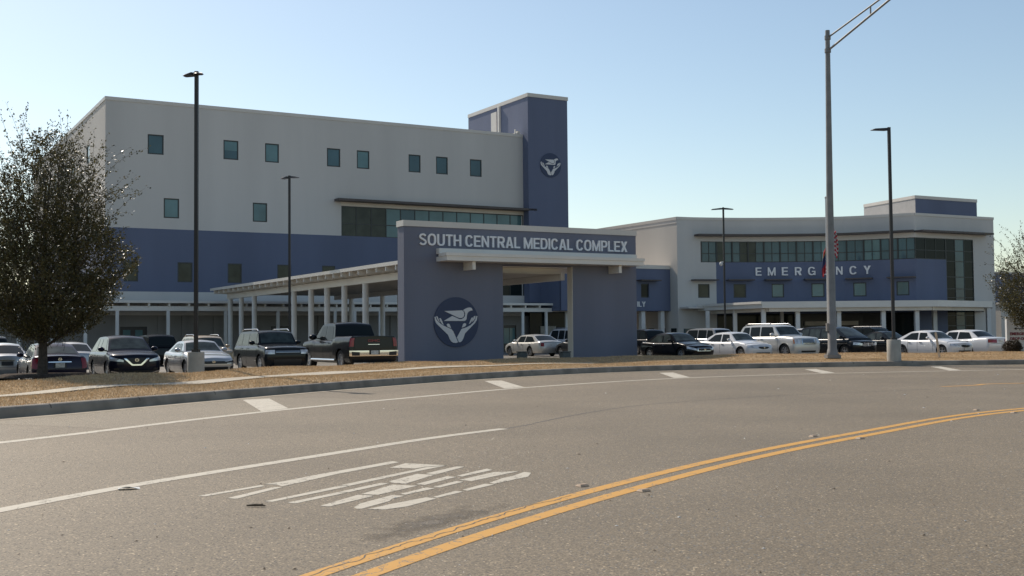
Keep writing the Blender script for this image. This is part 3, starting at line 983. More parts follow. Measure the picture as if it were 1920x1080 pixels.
# sunshade over the ribbon window
ss0 = FM.hit(634, 380, 0.9)[0]; sz = FM.hit(640, 374)[1]
mb = MB(); FM.box(mb, ss0, LM + 0.9, sz - 0.20, sz, 0.002, 1.0); mb.build('sunshade', M['shade_blade'], hosp)
mb = MB(); FM.box(mb, rs0 - 0.05, LM - 0.02, rz1, sz - 0.21, 0.003, 0.06); mb.build('window_head_trim', M['soffit'], hosp)
# stair tower
TF = B - V * 1.0; T0 = TF
T1 = on_line(T0, U, 1068)
FT = Facade([T0, T1]); LT = FT.L[-1]
TZ = z_at(993, 174, T0.y)
FTL = Facade([T0 + V * 12, T0])
mb = MB(); FT.wall(mb, 0, LT, BZ + 4.6, TZ - 0.35); FTL.wall(mb, 0, 12, BZ + 4.6, TZ - 0.35)
mb.obox(T0, U, V, LT - 0.15, LT - 0.01, 0.02, 12, BZ, TZ - 0.36); mb.obox(T0, U, V, 0.02, LT - 0.2, 11.8, 12, BZ, TZ - 0.36)
mb.build('tower_wall', M['blue_wall'], hosp)
mb = MB(); FT.box(mb, -0.06, LT + 0.06, TZ - 0.35, TZ, -0.4, 0.06); FTL.box(mb, -0.02, 11.6, TZ - 0.35, TZ - 0.003, -0.4, 0.06)
mb.obox(T0, U, V, LT - 0.34, LT + 0.058, 0.34, 12, TZ - 0.35, TZ - 0.004); mb.build('tower_coping', M['cap'], hosp)
MB().obox(T0, U, V, 0.3, LT - 0.3, 0.3, 11.8, TZ - 0.8, TZ - 0.6).build('tower_roof', M['roof'], hosp)
sd = FTL.hit(936, 230, 0.1)[0]
mb = MB(); FTL.box(mb, sd - 0.12, sd + 0.12, ROOF - 1, TZ - 0.36, 0.003, 0.22); mb.build('downpipe', M['white_metal'], hosp)
sd = FTL.hit(927, 230)[0]
mb = MB(); FTL.box(mb, sd - 0.6, sd + 0.5, ROOF - 1, FTL.hit(924, 212)[1], 0.003, 0.05); mb.build('roof_door', M['cap'], hosp)
es, ez = FT.hit(1032, 310)
emblem(FT, hosp, es, ez, 1.16, 0.004)
# floodlight on the corner of the parapet
fl = MB(); q = FM.P(LM - 0.55, ROOF, -0.15)
fl.obox(q, U, V, -0.3, 0.3, -0.15, 0.15, 0.02, 0.09); fl.obox(q, U, V, -0.22, -0.12, -0.06, 0.06, 0.09, 0.45); fl.obox(q, U, V, 0.0, 0.3, -0.12, 0.12, 0.12, 0.3)
fl.build('roof_floodlight', M['white_metal'], hosp)
# low wing to the left
LW = MB(); FM.box(LW, -22, -0.02, BZ + 3.4, band1 - 0.3, -6, 0.04); LW.build('wing_wall', M['cream_wall'], hosp)

# ---- covered walkway along the front
wk = thing('covered_walkway', 'long white flat roofed walkway on square posts along the hospital front', 'walkway')
nW = 3.0
zf = lambda y, px=300: FM.hit(px, y, nW)[1]
b0, b1, f0, f1 = zf(582.7), zf(574.0), zf(568.2), zf(563.6)
mb = MB(); FM.box(mb, -22, LM + 12, b0, b1, nW - 0.18, nW); mb.build('beam', M['white_metal'], wk)
mb = MB(); FM.box(mb, -22.3, LM + 12, f0, f1, nW - 0.10, nW + 0.25); mb.build('fascia', M['white_metal'], wk)
mb = MB(); FM.box(mb, -22.2, LM + 12, f0 + 0.03, f1 - 0.03, 1.02, nW - 0.102)
FM.box(mb, -22.2, LM - 0.3, f0 + 0.03, f1 - 0.03, 0.06, 1.018); mb.build('roof', M['roof'], wk)
s = -21.6
while s < LM + 11:
    if s < LM - 0.5 or True:
        mb = MB(); FM.box(mb, s - 0.07, s + 0.07, b1 + 0.003, f0 - 0.003, 1.05 if s > LM - 0.6 else 0.08, nW + 0.12); mb.build('rafter', M['white_metal'], wk)
    s += 1.52
for px in (-20, 35, 97, 160, 219.5, 315, 423, 521, 628, 665, 712, 980, 1024, 1062):
    s = FM.hit(px, 600, nW - 0.09)[0]
    MB().obox(FM.P(s, 0, nW - 0.09), U, V, -0.12, 0.12, -0.085, 0.085, BZ, b0 - 0.003).build('post', M['column'], wk)
# dark store front below the tower
mb = MB(); FT.box(mb, 0.1, LT - 0.2, BZ, BZ + 4.5, -0.25, -0.15); mb.build('ground_floor_glazing', M['pane_dark'], hosp)
mb = MB(); FT.box(mb, 1.2, 2.9, BZ, 2.5, -0.14, -0.06); mb.build('ground_floor_panel', M['concrete'], hosp)

# ================================================================== GATE PORTAL
G0 = at_d(758, 57.0); G1 = on_line(G0, U, 1194)
FG = Facade([G0, G1]); LG = FG.L[-1]
gate = thing('entrance_portal', 'blue portal wall with white coping lettered SOUTH CENTRAL MEDICAL COMPLEX', 'portal')
GT = z_at(758, 412.5, G0.y); GC = z_at(758, 423.5, G0.y)
so0 = FG.hit(943.5, 600)[0]; so1 = FG.hit(1074.5, 600)[0]
zo = FG.hit(944, 497)[1]
TH = 0.75
mb = MB()
mb.obox(G0, U, V, 0, so0, 0, TH, 0, GC); mb.obox(G0, U, V, so1, LG, 0, 0.5, 0, GC)
mb.obox(G0, U, V, so0 + 0.0005, so1 - 0.0005, 0.0005, TH - 0.003, zo, GC - 0.001)
mb.build('portal_wall', M['gate_blue'], gate, fix=True)
MB().obox(G0, U, V, so1 - 0.03, so1 - 0.003, 0.004, 0.5, 0, zo - 0.003).build('reveal_panel', M['soffit'], gate)
MB().obox(G0, U, V, -0.05, LG + 0.04, -0.05, TH + 0.05, GC, GT).build('coping', M['cap'], gate)
a, b = FG.hit(785, 450), FG.hit(1174.5, 462)
z0 = FG.hit(785, 459.3)[1]; z1 = FG.hit(800, 438.9)[1]
lettering(FG, 'SOUTH CENTRAL MEDICAL COMPLEX', a[0], b[0], z0, z1 + 0.02, 0.003, 0.09, M['letter'], gate)
es, ez = FG.hit(855, 604)
emblem(FG, gate, es, ez, 1.27, 0.004)
# projecting ledge
sa = FG.hit(818, 470)[0]; sb = FG.hit(1187, 480)[0]
lz1, lz0 = FG.hit(818, 466)[1], FG.hit(818, 476.5)[1]
mb = MB(); FG.box(mb, sa, sb, lz0, lz1, 0.003, 0.35); mb.build('ledge_flashing', M['white_metal'], gate)
fz1 = FG.hit(838, 473, 1.2)[1]; fz0 = FG.hit(838, 487.8, 1.2)[1]
e1 = FG.hit(1207, 490, 1.2)[0]; e0 = FG.hit(838, 480, 1.2)[0]
mb = MB(); FG.box(mb, e0, e1, fz0, fz1 - 0.16, 0.003, 1.2); FG.box(mb, e0 - 0.05, e1 + 0.05, fz1 - 0.157, fz1, 0.36, 1.24); mb.build('ledge', M['white_metal'], gate)
for px in (889, 1163):
    s = FG.hit(px, 495, 1.0)[0]
    mb = MB(); FG.box(mb, s - 0.09, s + 0.09, fz0 - 0.42, fz0 - 0.003, 0.003, 1.0); mb.build('bracket', M['white_metal'], gate)

# ---- canopy from the portal back to the building
cn = thing('entrance_canopy', 'long white canopy on round columns running from the portal to the hospital', 'canopy')
CE = on_line(G0 + V * (TH + 0.06), U, 747.0)          # near left corner of the roof edge
czt = z_at(748, 489, CE.y)
CLEN = 35.0; CW = 11.0
FC = Facade([CE + V * CLEN, CE])                       # left edge, outward to the left
mb = MB(); mb.obox(CE, U, V, 0, CW, 0, CLEN, czt - 0.17, czt); mb.build('canopy_roof', M['white_metal'], cn)
mb = MB(); mb.obox(CE, U, V, -0.03, -0.003, 0, CLEN, czt - 0.18, czt + 0.01); mb.build('gutter_edge', M['cap'], cn)
bt = czt - 0.43; bb = czt - 0.82
for t in (1.05, CW - 1.25):
    MB().obox(CE, U, V, t, t + 0.26, 0.1, CLEN - 0.8, bb, bt).build('beam', M['white_metal'], cn)
MB().obox(CE, U, V, 1.32, CW - 1.26, 0.1, CLEN - 0.9, bt - 0.06, bt - 0.02).build('canopy_soffit', M['soffit'], cn)
t = 0.4
while t < CLEN - 0.1:
    MB().obox(CE, U, V, 0.03, CW - 0.05, t - 0.045, t + 0.045, bt + 0.003, czt - 0.173).build('joist', M['white_metal'], cn)
    t += 1.25
for px in (685.5, 646, 613.5, 583.5, 551.5, 477, 452.5, 432):
    q = on_line(CE + U * 1.18, V, px)
    MB().tube([(q.x, q.y, BZ), (q.x, q.y, bb - 0.002)], 0.175, 20).build('column', M['column'], cn, smooth=40)
for k in range(8):
    q = CE + U * (CW - 1.12) + V * (9.5 + 3.05 * k)
    MB().tube([(q.x, q.y, BZ), (q.x, q.y, bb - 0.002)], 0.175, 20).build('column', M['column'], cn, smooth=40)

# ================================================================== EMERGENCY BUILDING
em = thing('emergency_building', 'white two storey emergency building with curved front, blue base and glazed corner', 'building')
EC = at_d(1272, 109.7); EZ = 12.9
cur = [at_d(p, d) for p, d in ((1272, 109.7), (1315, 110.6), (1413, 111.5), (1517, 111.5), (1595, 110.9), (1640, 109.9), (1720, 108.1))]
cc = resample([Vector((p.x, p.y)) for p in [Vector((q.x, q.y, 0)) for q in catmull([(p.x, p.y) for p in cur], 6)]], 1.6)
FE = Facade([Vector((p.x, p.y, 0)) for p in cc]); LE = FE.L[-1]
C1 = at_d(1720, 108.1); C2 = at_d(1868, 113.2)
FW_ = Facade([C1, C2]); LWg = FW_.L[-1]
zr1 = 10.58; zr0 = 8.55; zcan = 4.35
rE = (FE.hit(1315, 470)[0], LE, zr0, zr1)
sblue = FE.hit(1343, 520)[0]
wz1, wz0 = FE.hit(1320, 532.5)[1], FE.hit(1320, 558.5)[1]
sw_ = [(1309, 1330.5), (1375.5, 1399), (1447, 1470), (1521.5, 1546), (1600, 1624.5), (1681, 1705)]
SWN = [(FE.hit(a, 545)[0], FE.hit(b, 545)[0], wz0, wz1) for a, b in sw_]
mb = MB(); FE.wall(mb, 0, LE, zr0, EZ - 0.25, [rE]); FE.wall(mb, 0, sblue, BZ, zr0 - 0.0, [SWN[0]]); mb.build('upper_wall', M['white_wall'], em)
mb = MB(); FE.wall(mb, sblue, LE, BZ, zr0, SWN[1:]); mb.build('lower_wall', M['blue_wall'], em)
cols_e = 26
window(FE, em, *rE, ([M['pane']] * 2 + [M['pane_olive']] + [M['pane']] * 2 + [M['pane_olive']] * 2 + [M['pane']] * 8 + [M['pane_light']] + [M['pane']] * 4 + [M['pane_light']] * 2 + [M['pane']] * 4), cols=cols_e, rowz=[zr0 + 0.85], name='ribbon_window', fw_=0.07)
mm = MB()
for k in range(0, cols_e, 2):
    s = rE[0] + (rE[1] - rE[0]) * k / cols_e
    FE.box(mm, s - 0.07, s + 0.07, zr0, zr1, -0.09, 0.02)
mm.build('mullion', M['frame'], em)
for i, q in enumerate(SWN):
    window(FE, em, *q, M['pane_olive'] if i < 2 else M['pane_light'])
    mb = MB(); FE.box(mb, q[0] - 0.75, q[1] + 0.65, wz1 + 0.30, wz1 + 0.42, 0.003, 0.9); mb.build('window_awning', M['shade_blade'], em)
# wing right of the corner
gs0 = FW_.hit(1775, 520)[0]; gs1 = FW_.hit(1826, 520)[0]
rW = (0.0, gs0 - 0.001, zr0, zr1); gW = (gs0, gs1, BZ, zr1)
mb = MB(); FW_.wall(mb, 0, gs0, zr1, EZ - 0.25); FW_.wall(mb, gs0, LWg, zr1, EZ - 0.25); FW_.wall(mb, gs1, LWg, BZ, zr1)
mb.build('upper_wall', M['white_wall'], em)
mb = MB(); FW_.wall(mb, 0, gs0, BZ, zr0); mb.build('lower_wall', M['blue_wall'], em)
window(FW_, em, *rW, M['pane_dark'], cols=3, rowz=[zr0 + 0.85], name='ribbon_window', fw_=0.07)
window(FW_, em, *gW, [M['pane_dark'], M['pane'], M['pane_dark']], cols=3, rowz=[zr0 + 0.85, zr0 - 0.15, 6.9, 5.75, 4.9, 3.2, 2.2], name='corner_glazing', fw_=0.08)
# left wall, right wall, rear, roof
FEL = Facade([EC + V * 40, EC])
mb = MB(); FEL.wall(mb, 0, 40, BZ, EZ - 0.25); mb.build('side_wall', M['cream_wall'], em)
mb = MB()
mb.obox(C2, U, V, -0.3, -0.01, 0.05, 30, BZ, EZ - 0.26)
mb.build('rear_wall', M['white_wall'], em)
rp = [FE.P(s, 0, -0.4) for s in FE.L] + [FW_.P(LWg - 0.4, 0, -0.4), C2 + V * 30, EC + V * 40]
mb = MB().prism([Vector((p.x, p.y, EZ - 0.9)) for p in rp], [Vector((p.x, p.y, EZ - 0.7)) for p in rp]); mb.build('roof', M['roof'], em)
mb = MB(); FE.box(mb, 0, LE, EZ - 0.25, EZ, -0.35, 0.05); FW_.box(mb, 0.001, LWg + 0.03, EZ - 0.25, EZ - 0.002, -0.35, 0.05)
FEL.box(mb, 0, 39.98, EZ - 0.30, EZ - 0.003, -0.34, 0.06); mb.build('parapet_coping', M['cap'], em)
mb = MB(); FEL.box(mb, 10, 40, EZ - 0.62, EZ - 0.31, 0.003, 0.03); mb.build('parapet_trim', M['white_wall'], em)
# sunshade
ss0 = FE.hit(1306, 444, 0.5)[0]
mb = MB(); FE.box(mb, ss0, LE, 11.05, 11.23, 0.002, 1.0); FW_.box(mb, 0.0, FW_.hit(1856, 443, 0.5)[0], 11.052, 11.228, 0.002, 1.0); mb.build('sunshade', M['shade_blade'], em)
# raised roof box
Q0 = at_d(1722, 108.6); Q1 = on_line(Q0, (C2 - C1).normalized(), 1837)
FQ = Facade([Q0, Q1]); FQL = Facade([at_d(1625, 116.0), Q0]); qz = 14.62
mb = MB(); FQ.wall(mb, 0, FQ.L[-1], EZ - 1, qz - 0.3); mb.build('penthouse_wall', M['blue_wall'], em)
mb = MB(); FQL.wall(mb, 0, FQL.L[-1], EZ - 1, qz - 0.3); mb.build('penthouse_side', mat('penthouse side grey', (.40, .39, .38), .8, var=.06), em)  # side face grey, darker than the white walls
mb = MB(); FQ.box(mb, -0.02, FQ.L[-1] + 0.03, qz - 0.3, qz, -0.3, 0.05); FQL.box(mb, 0, FQL.L[-1], qz - 0.3, qz - 0.002, -0.3, 0.05)
mb.obox(Q1, (C2 - C1).normalized(), V, -0.25, -0.002, 0.31, 8, EZ - 1, qz - 0.003)
mb.build('penthouse_coping', M['cap'], em)
rp = [FQ.P(0.3, 0, -0.3), FQ.P(FQ.L[-1] - 0.3, 0, -0.3), FQ.P(FQ.L[-1] - 0.3, 0, -8), FQL.P(0, 0, -0.3)]
MB().prism([Vector((p.x, p.y, qz - 0.7)) for p in rp], [Vector((p.x, p.y, qz - 0.5)) for p in rp]).build('penthouse_roof', M['roof'], em)
# letters along the curve
lz0 = FE.hit(1424, 516.8)[1]; lz1 = FE.hit(1424, 501.6)[1]
for ch, px, wpx in (('E', 1421.8, 11), ('M', 1446.5, 14.5), ('E', 1471.3, 11.5), ('R', 1496.3, 12.5), ('G', 1521.7, 14), ('E', 1547.5, 11.5), ('N', 1573.6, 12.5), ('C', 1599.8, 14), ('Y', 1626.3, 13.5)):
    a = FE.hit(px - wpx / 2, 510)[0]; b = FE.hit(px + wpx / 2, 510)[0]
    lettering(FE, ch, a, b, lz0, lz1, 0.003, 0.12, M['letter'], em, name='letter')
# ground floor openings under the canopy
for a, b, mt in ((1345, 1374, 'pane_dark'), (1382, 1428, 'pane_dark'), (1436, 1464, 'pane_dark'), (1470, 1494, 'pane_dark'), (1500, 1655, 'door'), (1660, 1718, 'pane_dark')):
    mb = MB(); FE.box(mb, FE.hit(a, 600)[0], FE.hit(b, 600)[0], BZ, 3.5, 0.003, 0.06); mb.build('entrance_glazing', M[mt], em)
mb = MB(); FE.box(mb, FE.hit(1508, 600)[0], FE.hit(1610, 600)[0], 2.35, 2.75, 0.064, 0.5); mb.build('door_header', M['soffit'], em)
mb = MB()
for px in (1222, 1243, 1264):
    s = FEL.hit(px, 625)[0]; FEL.box(mb, s - 0.45, s + 0.4, 0.9, 2.2, -0.02, 0.02)
mb.build('side_window', M['pane_dark'], em)
mb = MB(); FE.box(mb, FE.hit(1282, 620)[0], FE.hit(1325, 620)[0], 0.9, 2.15, 0.003, 0.03); mb.build('ground_floor_window', M['pane'], em)
mb = MB(); FE.box(mb, 0.2, FE.hit(1330, 570)[0], 4.05, 4.2, 0.003, 1.6); mb.build('entry_slab', M['cap'], em)

# ---- drop-off canopy
dc = thing('drop_off_canopy', 'low white flat canopy on posts before the emergency entrance', 'canopy')
D0 = at_d(1309, 110.0); D1 = at_d(1430, 100.5); D2 = at_d(1760, 100.5); D3 = at_d(1862, 106.0); D4 = at_d(1862, 112.5)
zt_ = z_at(1500, 565, 100.5); zm_ = z_at(1500, 577, 100.5)
pl = [D0, D1, D2, D3, D4, FE.P(LE, 0, 0.12), FE.P(LE * 0.75, 0, 0.12), FE.P(LE * 0.5, 0, 0.12), FE.P(LE * 0.25, 0, 0.12)]
lev = lambda z, k=1.0: [Vector((p.x, p.y, z)) for p in pl]
MB().prism(lev(zm_), lev(zt_)).build('canopy_roof', M['white_metal'], dc, fix=True)
mb = MB(); mb.obox(D0, (D1 - D0).normalized(), Vector(((D1 - D0).y, -(D1 - D0).x, 0)).normalized(), 0, (D1 - D0).length, 0.002, 0.12, zt_ - 0.18, zt_ + 0.03); mb.build('gutter_edge', M['white_metal'], dc)
cen = Vector((31, 106, 0))
mb = MB()
ins = [cen + (p - cen) * 0.93 for p in pl[:5]]
for a, b in zip(ins, ins[1:]):
    d = (b - a).normalized(); nn = Vector((-d.y, d.x, 0))
    mb.obox(a, d, nn, 0.003, (b - a).length - 0.003, -0.15, 0.15, zm_ - 0.32, zm_ - 0.003)
mb.build('beam', M['soffit'], dc)
for px, d, wd in ((1432, 101.3, 0.36), (1496, 101.3, 0.36), (1573, 101.3, 0.36), (1656.5, 101.3, 0.36), (1719.5, 101.3, 0.36), (1327, 108.0, 0.34), (1378.5, 105.5, 0.34), (1466.5, 108, 0.3), (1753, 105, 0.36), (1854, 106.2, 0.36)):
    q = at_d(px, d)
    MB().box((q.x - wd / 2, q.y - wd / 2, BZ), (q.x + wd / 2, q.y + wd / 2, zm_ - 0.05)).build('post', M['column'], dc)

# ---- bridge between main block and emergency building
br = thing('connecting_bridge', 'raised blue link block with white coping between the two buildings', 'building')
K1 = on_line(EC, V, 1258) - U * 0.02
K0 = K1 - U * 12.5
FB = Facade([K0, K1]); LB = FB.L[-1]
kz1 = FB.hit(1255, 498)[1]; kzc = FB.hit(1255, 505)[1]; kz0 = FB.hit(1250, 583)[1]
wq = (FB.hit(1202, 540)[0], FB.hit(1217, 540)[0], FB.hit(1210, 558)[1], FB.hit(1210, 532)[1])
mb = MB(); FB.wall(mb, 0, LB, kz0, kzc, [wq]); mb.obox(K0, U, V, 0.01, LB - 0.01, 0.2, 9, kz0, kz0 + 0.3); mb.obox(K0, U, V, 0, LB - 0.02, 8.8, 9, kz0 + 0.31, kzc)
mb.obox(K0, U, V, 0.0, 0.2, 0.21, 8.79, kz0 + 0.31, kzc)
mb.build('bridge_wall', M['blue_wall'], br)
MB().obox(K0, U, V, 0, LB - 0.01, -0.06, 9.05, kzc, kz1).build('coping', M['cap'], br)
window(FB, br, *wq, M['pane_dark'], depth=0.2)
mb = MB(); FB.box(mb, wq[0] - 0.5, wq[1] + 0.9, wq[3] + 0.25, wq[3] + 0.36, 0.003, 0.8); mb.build('window_awning', M['shade_blade'], br)
lettering(FB, 'ILY', FB.hit(1194.5, 570)[0], FB.hit(1210, 570)[0], FB.hit(1204, 575)[1], FB.hit(1204, 565.5)[1], 0.003, 0.06, M['letter'], br)
for px in (1204, 1240):
    q = on_line(K0 + V * 0.5, U, px)
    MB().obox(q, U, V, -0.22, 0.22, -0.22, 0.22, BZ, kz0 - 0.003).build('support_post', M['column'], br)
qa = on_line(K0 + V * 3.5, U, 1196); qb = on_line(K0 + V * 3.5, U, 1219); qc = on_line(K0 + V * 3.5, U, 1240)
mb = MB(); mb.tube([(qa.x, qa.y, kz0 - 0.2), (qb.x, qb.y, 1.6)], 0.11, 4); mb.tube([(qc.x, qc.y, kz0 - 0.2), (qb.x + 0.25, qb.y, 1.6)], 0.13, 4); mb.build('brace', M['soffit'], br)

# low dark wing far right, behind the emergency building
fw_b = thing('rear_wing', 'low dark blue wing showing right of the emergency building', 'building')
q = at_d(1869, 128)
MB().obox(q, U, V, -3, 14, 0, 10, BZ, z_at(1880, 514, 130)).build('wing_wall', M['blue_wall'], fw_b)
MB().obox(q, U, V, -3.1, 14.1, -0.1, 10.1, z_at(1880, 514, 130), z_at(1880, 511, 130)).build('coping', M['cap'], fw_b)
q2 = at_d(1878, 118)
MB().obox(q2, U, V, 0, 12, 0, 3, BZ, 4.4).build('low_wall', M['cream_wall'], fw_b)
MB().obox(q2, U, V, -0.1, 12.1, -0.1, 3.1, 4.4, 4.6).build('wall_coping', M['cap'], fw_b)

# ================================================================== VEHICLES
def lerp_tab(tab, x):
    if x <= tab[0][0]: return tab[0][1]
    for (a, va), (b, vb) in zip(tab, tab[1:]):
        if x <= b:
            t = (x - a) / (b - a)
            return va + (vb - va) * t
    return tab[-1][1]


def smooth_tab(tab, x):
    if x <= tab[0][0]: return tab[0][1]
    for (a, va), (b, vb) in zip(tab, tab[1:]):
        if x <= b:
            t = (x - a) / (b - a); t = t * t * (3 - 2 * t) * 0.5 + t * 0.5
            return va + (vb - va) * t
    return tab[-1][1]


FR = [(0, .90), (.06, .945), (.2, .985), (.45, 1.0), (.70, .992), (.86, .972), (.95, .94), (1, .885)]


class Car:
    """x forwards, y to the left, z up, origin on the ground under the middle"""
    def __init__(s, **k):
        d = dict(L=4.85, W=1.84, gc=.19, wb=2.80, fo=.95, R=.335, tw=.22, hi=None, cab=None, belt=.96, wr=.68, wbf=.885,
                 cf=.55, cr=.45, nf=2.6, nr=2.8, fprof=[(.2, -.10), (.45, 0), (.62, -.01), (.95, -.16)], rprof=[(.2, -.12), (.5, 0), (.9, -.06), (1.1, -.12)],
                 side=[], crown=.05, spokes=5, rails=False)
        d.update(k)
        s.__dict__.update(d)
        s.xf0, s.xr0 = s.L / 2, -s.L / 2
        s.fx = s.xf0 - s.fo                # front axle
        s.rx = s.fx - s.wb
        s.Ra = s.R + .055

    def xf(s, z): return s.xf0 + lerp_tab(s.fprof, z)
    def xr(s, z): return s.xr0 - lerp_tab(s.rprof, z)
    def hiz(s, x): return smooth_tab(s.hi, x)

    def loz(s, x):
        lo = s.gc + (0.0 if s.rx < x < s.fx else .03)
        for c in (s.fx, s.rx):
            if abs(x - c) < s.Ra:
                lo = max(lo, s.R + math.sqrt(max(0, s.Ra ** 2 - (x - c) ** 2)))
        return lo

    def hw(s, t): return s.W / 2 * lerp_tab(FR, t)

    def side_y(s, x, z):
        lo, hi = s.gc, s.hiz(x)
        return s.hw((z - lo) / (hi - lo))

    def end_x(s, yf, z, front):
        """x of the nose or tail at signed width fraction yf"""
        a = min(abs(yf), .999)
        n = s.nf if front else s.nr
        drop = 1 - (1 - a ** n) ** (1 / n)
        return s.xf(z) - s.cf * drop if front else s.xr(z) + s.cr * drop

    def end_pt(s, yf, z, front, off=0.0):
        x = s.end_x(yf, z, front)
        hi = s.hiz(x)
        w_ = s.hw(max(0, min(1, (z - s.gc) / (hi - s.gc))))
        e = .01
        nx = 1.0 if front else -1.0
        dx = (s.end_x(min(.995, abs(yf)) - e, z, front) - s.end_x(min(.995, abs(yf)), z, front)) / (e * w_)
        ny = abs(dx) * (1 if yf > 0 else -1)
        l = math.hypot(1, ny)
        return Vector((x + nx * off / l, yf * w_ + ny / l * off, z))

    def body(s):
        T = [0, .06, .14, .28, .45, .62, .76, .86, .92, .965, 1]
        per = []                                   # (kind, value)
        NA = 10
        for k in range(NA + 1):
            ph = math.pi / 2 * k / NA
            per.append(('f', math.sin(ph) ** (2 / s.nf)))
        xa, xb = s.xf0 - s.cf, s.xr0 + s.cr
        xs = set(np.linspace(xa - .08, xb + .08, 26))
        for c in (s.fx, s.rx):
            for k in range(15):
                xs.add(c + s.Ra * 1.0005 * math.cos(math.pi * k / 14))
            xs.add(c + s.Ra + .012); xs.add(c - s.Ra - .012)
        xs = sorted((x for x in xs if xb + .03 < x < xa - .03), reverse=True)
        xs2 = [xs[0]]
        for x in xs[1:]:
            if xs2[-1] - x > .008: xs2.append(x)
        per += [('s', x) for x in xs2]
        for k in range(NA + 1):
            ph = math.pi / 2 * (1 - k / NA)
            per.append(('r', math.sin(ph) ** (2 / s.nr)))
        rows = []
        for kd, v in per:
            col = []
            if kd == 's': xn = v
            else: xn = s.end_x(v, .6, kd == 'f')
            lo, hi = s.loz(xn), s.hiz(xn)
            for t in T:
                z = lo + t * (hi - lo)
                tg = max(0, min(1, (z - s.gc) / (hi - s.gc)))
                w_ = s.hw(tg)
                if kd == 's': col.append((v, w_, z))
                else: col.append((s.end_x(v, z, kd == 'f'), w_ * v, z))
            rows.append(col)
        mb = MB(); n = len(rows); m = len(T)
        for sg in (1, -1):
            vs = [(x, y * sg, z) for col in rows for x, y, z in col]
            fs = []
            for i in range(n - 1):
                for k in range(m - 1):
                    q = (i * m + k, (i + 1) * m + k, (i + 1) * m + k + 1, i * m + k + 1)
                    fs.append(q if sg < 0 else q[::-1])
            mb.add(vs, fs)
        NY = 8                                      # bonnet, shelf and boot lid
        vs, fs = [], []
        for col in rows:
            x, y, z = col[-1]
            for j in range(NY + 1):
                u = -1 + 2 * j / NY
                vs.append((x, y * u, z + s.crown * (1 - u * u) * min(1, y / (.5 * s.W / 2))))
        for i in range(n - 1):
            for j in range(NY):
                a = i * (NY + 1) + j
                fs.append((a, a + 1, a + NY + 2, a + NY + 1)[::-1])
        mb.add(vs, fs)
        return mb

    # ---- cabin
    def cab_path(s, n=7):
        P = s.cab
        out = []
        for (x0, z0), (x1, z1) in zip(P, P[1:]):
            for k in range(n): out.append((x0 + (x1 - x0) * k / n, z0 + (z1 - z0) * k / n))
        out.append(P[-1])
        for _ in range(2):                           # round the corners of the roof line
            out = [out[0]] + [((a[0] + 2 * b[0] + c[0]) / 4, (a[1] + 2 * b[1] + c[1]) / 4) for a, b, c in zip(out, out[1:], out[2:])] + [out[-1]]
        return out

    def cab_w(s, z):
        zr = max(p[1] for p in s.cab)
        t = (z - s.belt) / (zr - s.belt)
        a, b = s.W / 2 * s.wbf, s.W / 2 * s.wr
        return a + (b - a) * t if t < .88 else a + (b - a) * t - (t - .88) ** 2 * 1.6

    def cabin(s):
        pth = s.cab_path(); mb = MB()
        zb = s.belt - .03
        K = 6
        for sg in (1, -1):
            vs, fs = [], []
            for x, z in pth:
                for k in range(K + 1):
                    zz = zb + (max(z, zb + .001) - zb) * k / K
                    vs.append((x, sg * s.cab_w(zz), zz))
            for i in range(len(pth) - 1):
                for k in range(K):
                    a = i * (K + 1) + k
                    q = (a, a + 1, a + K + 2, a + K + 1)
                    fs.append(q if sg > 0 else q[::-1])
            mb.add(vs, fs)
        mb.grid(lambda a, b: s.cab_top(pth, a, b * 2 - 1), len(pth) - 1, 8)
        return mb

    def cab_top(s, pth, a, u, off=0.0):
        f = a * (len(pth) - 1); i = min(int(f), len(pth) - 2); t = f - i
        x = pth[i][0] * (1 - t) + pth[i + 1][0] * t; z = pth[i][1] * (1 - t) + pth[i + 1][1] * t
        dx, dz = pth[i + 1][0] - pth[i][0], pth[i + 1][1] - pth[i][1]
        l = math.hypot(dx, dz); nx, nz = dz / l, -dx / l
        c = .055 * (1 - u * u)
        return Vector((x + nx * (c + off), s.cab_w(max(z, s.belt - .03)) * u, z + nz * (c + off)))

    def side_glass(s, pts, sg, out=.006, th=.012):
        mb = MB()
        Q = lambda n: [Vector((x, sg * (s.cab_w(z) + n), z)) for x, z in pts]
        mb.prism(Q(out - th), Q(out))
        return mb

    def span(s, z0, z1, rear=False):
        """fractions of the roof path between two heights on the windscreen or rear window"""
        pth = s.cab_path(); n = len(pth) - 1
        top_i = max(range(len(pth)), key=lambda i: pth[i][1])
        rng_ = range(0, top_i) if not rear else range(n, top_i, -1)
        A_, B_ = None, None
        for i in rng_:
            if A_ is None and pth[i][1] >= z0: A_ = i / n
            if pth[i][1] <= z1: B_ = i / n
        if A_ is None: A_ = B_
        return pth, min(A_, B_), max(A_, B_)


def round_poly(pts, r=.06, n=3):
    out = []
    m = len(pts)
    for i in range(m):
        p, a, b = Vector(pts[i]), Vector(pts[i - 1]), Vector(pts[(i + 1) % m])
        u, v = (a - p), (b - p)
        rr = min(r, u.length * .4, v.length * .4)
        u, v = p + u.normalized() * rr, p + v.normalized() * rr
        for k in range(n + 1):
            t = k / n
            q = u * (1 - t) ** 2 + p * 2 * t * (1 - t) + v * t * t
            out.append((q.x, q.y))
    return out


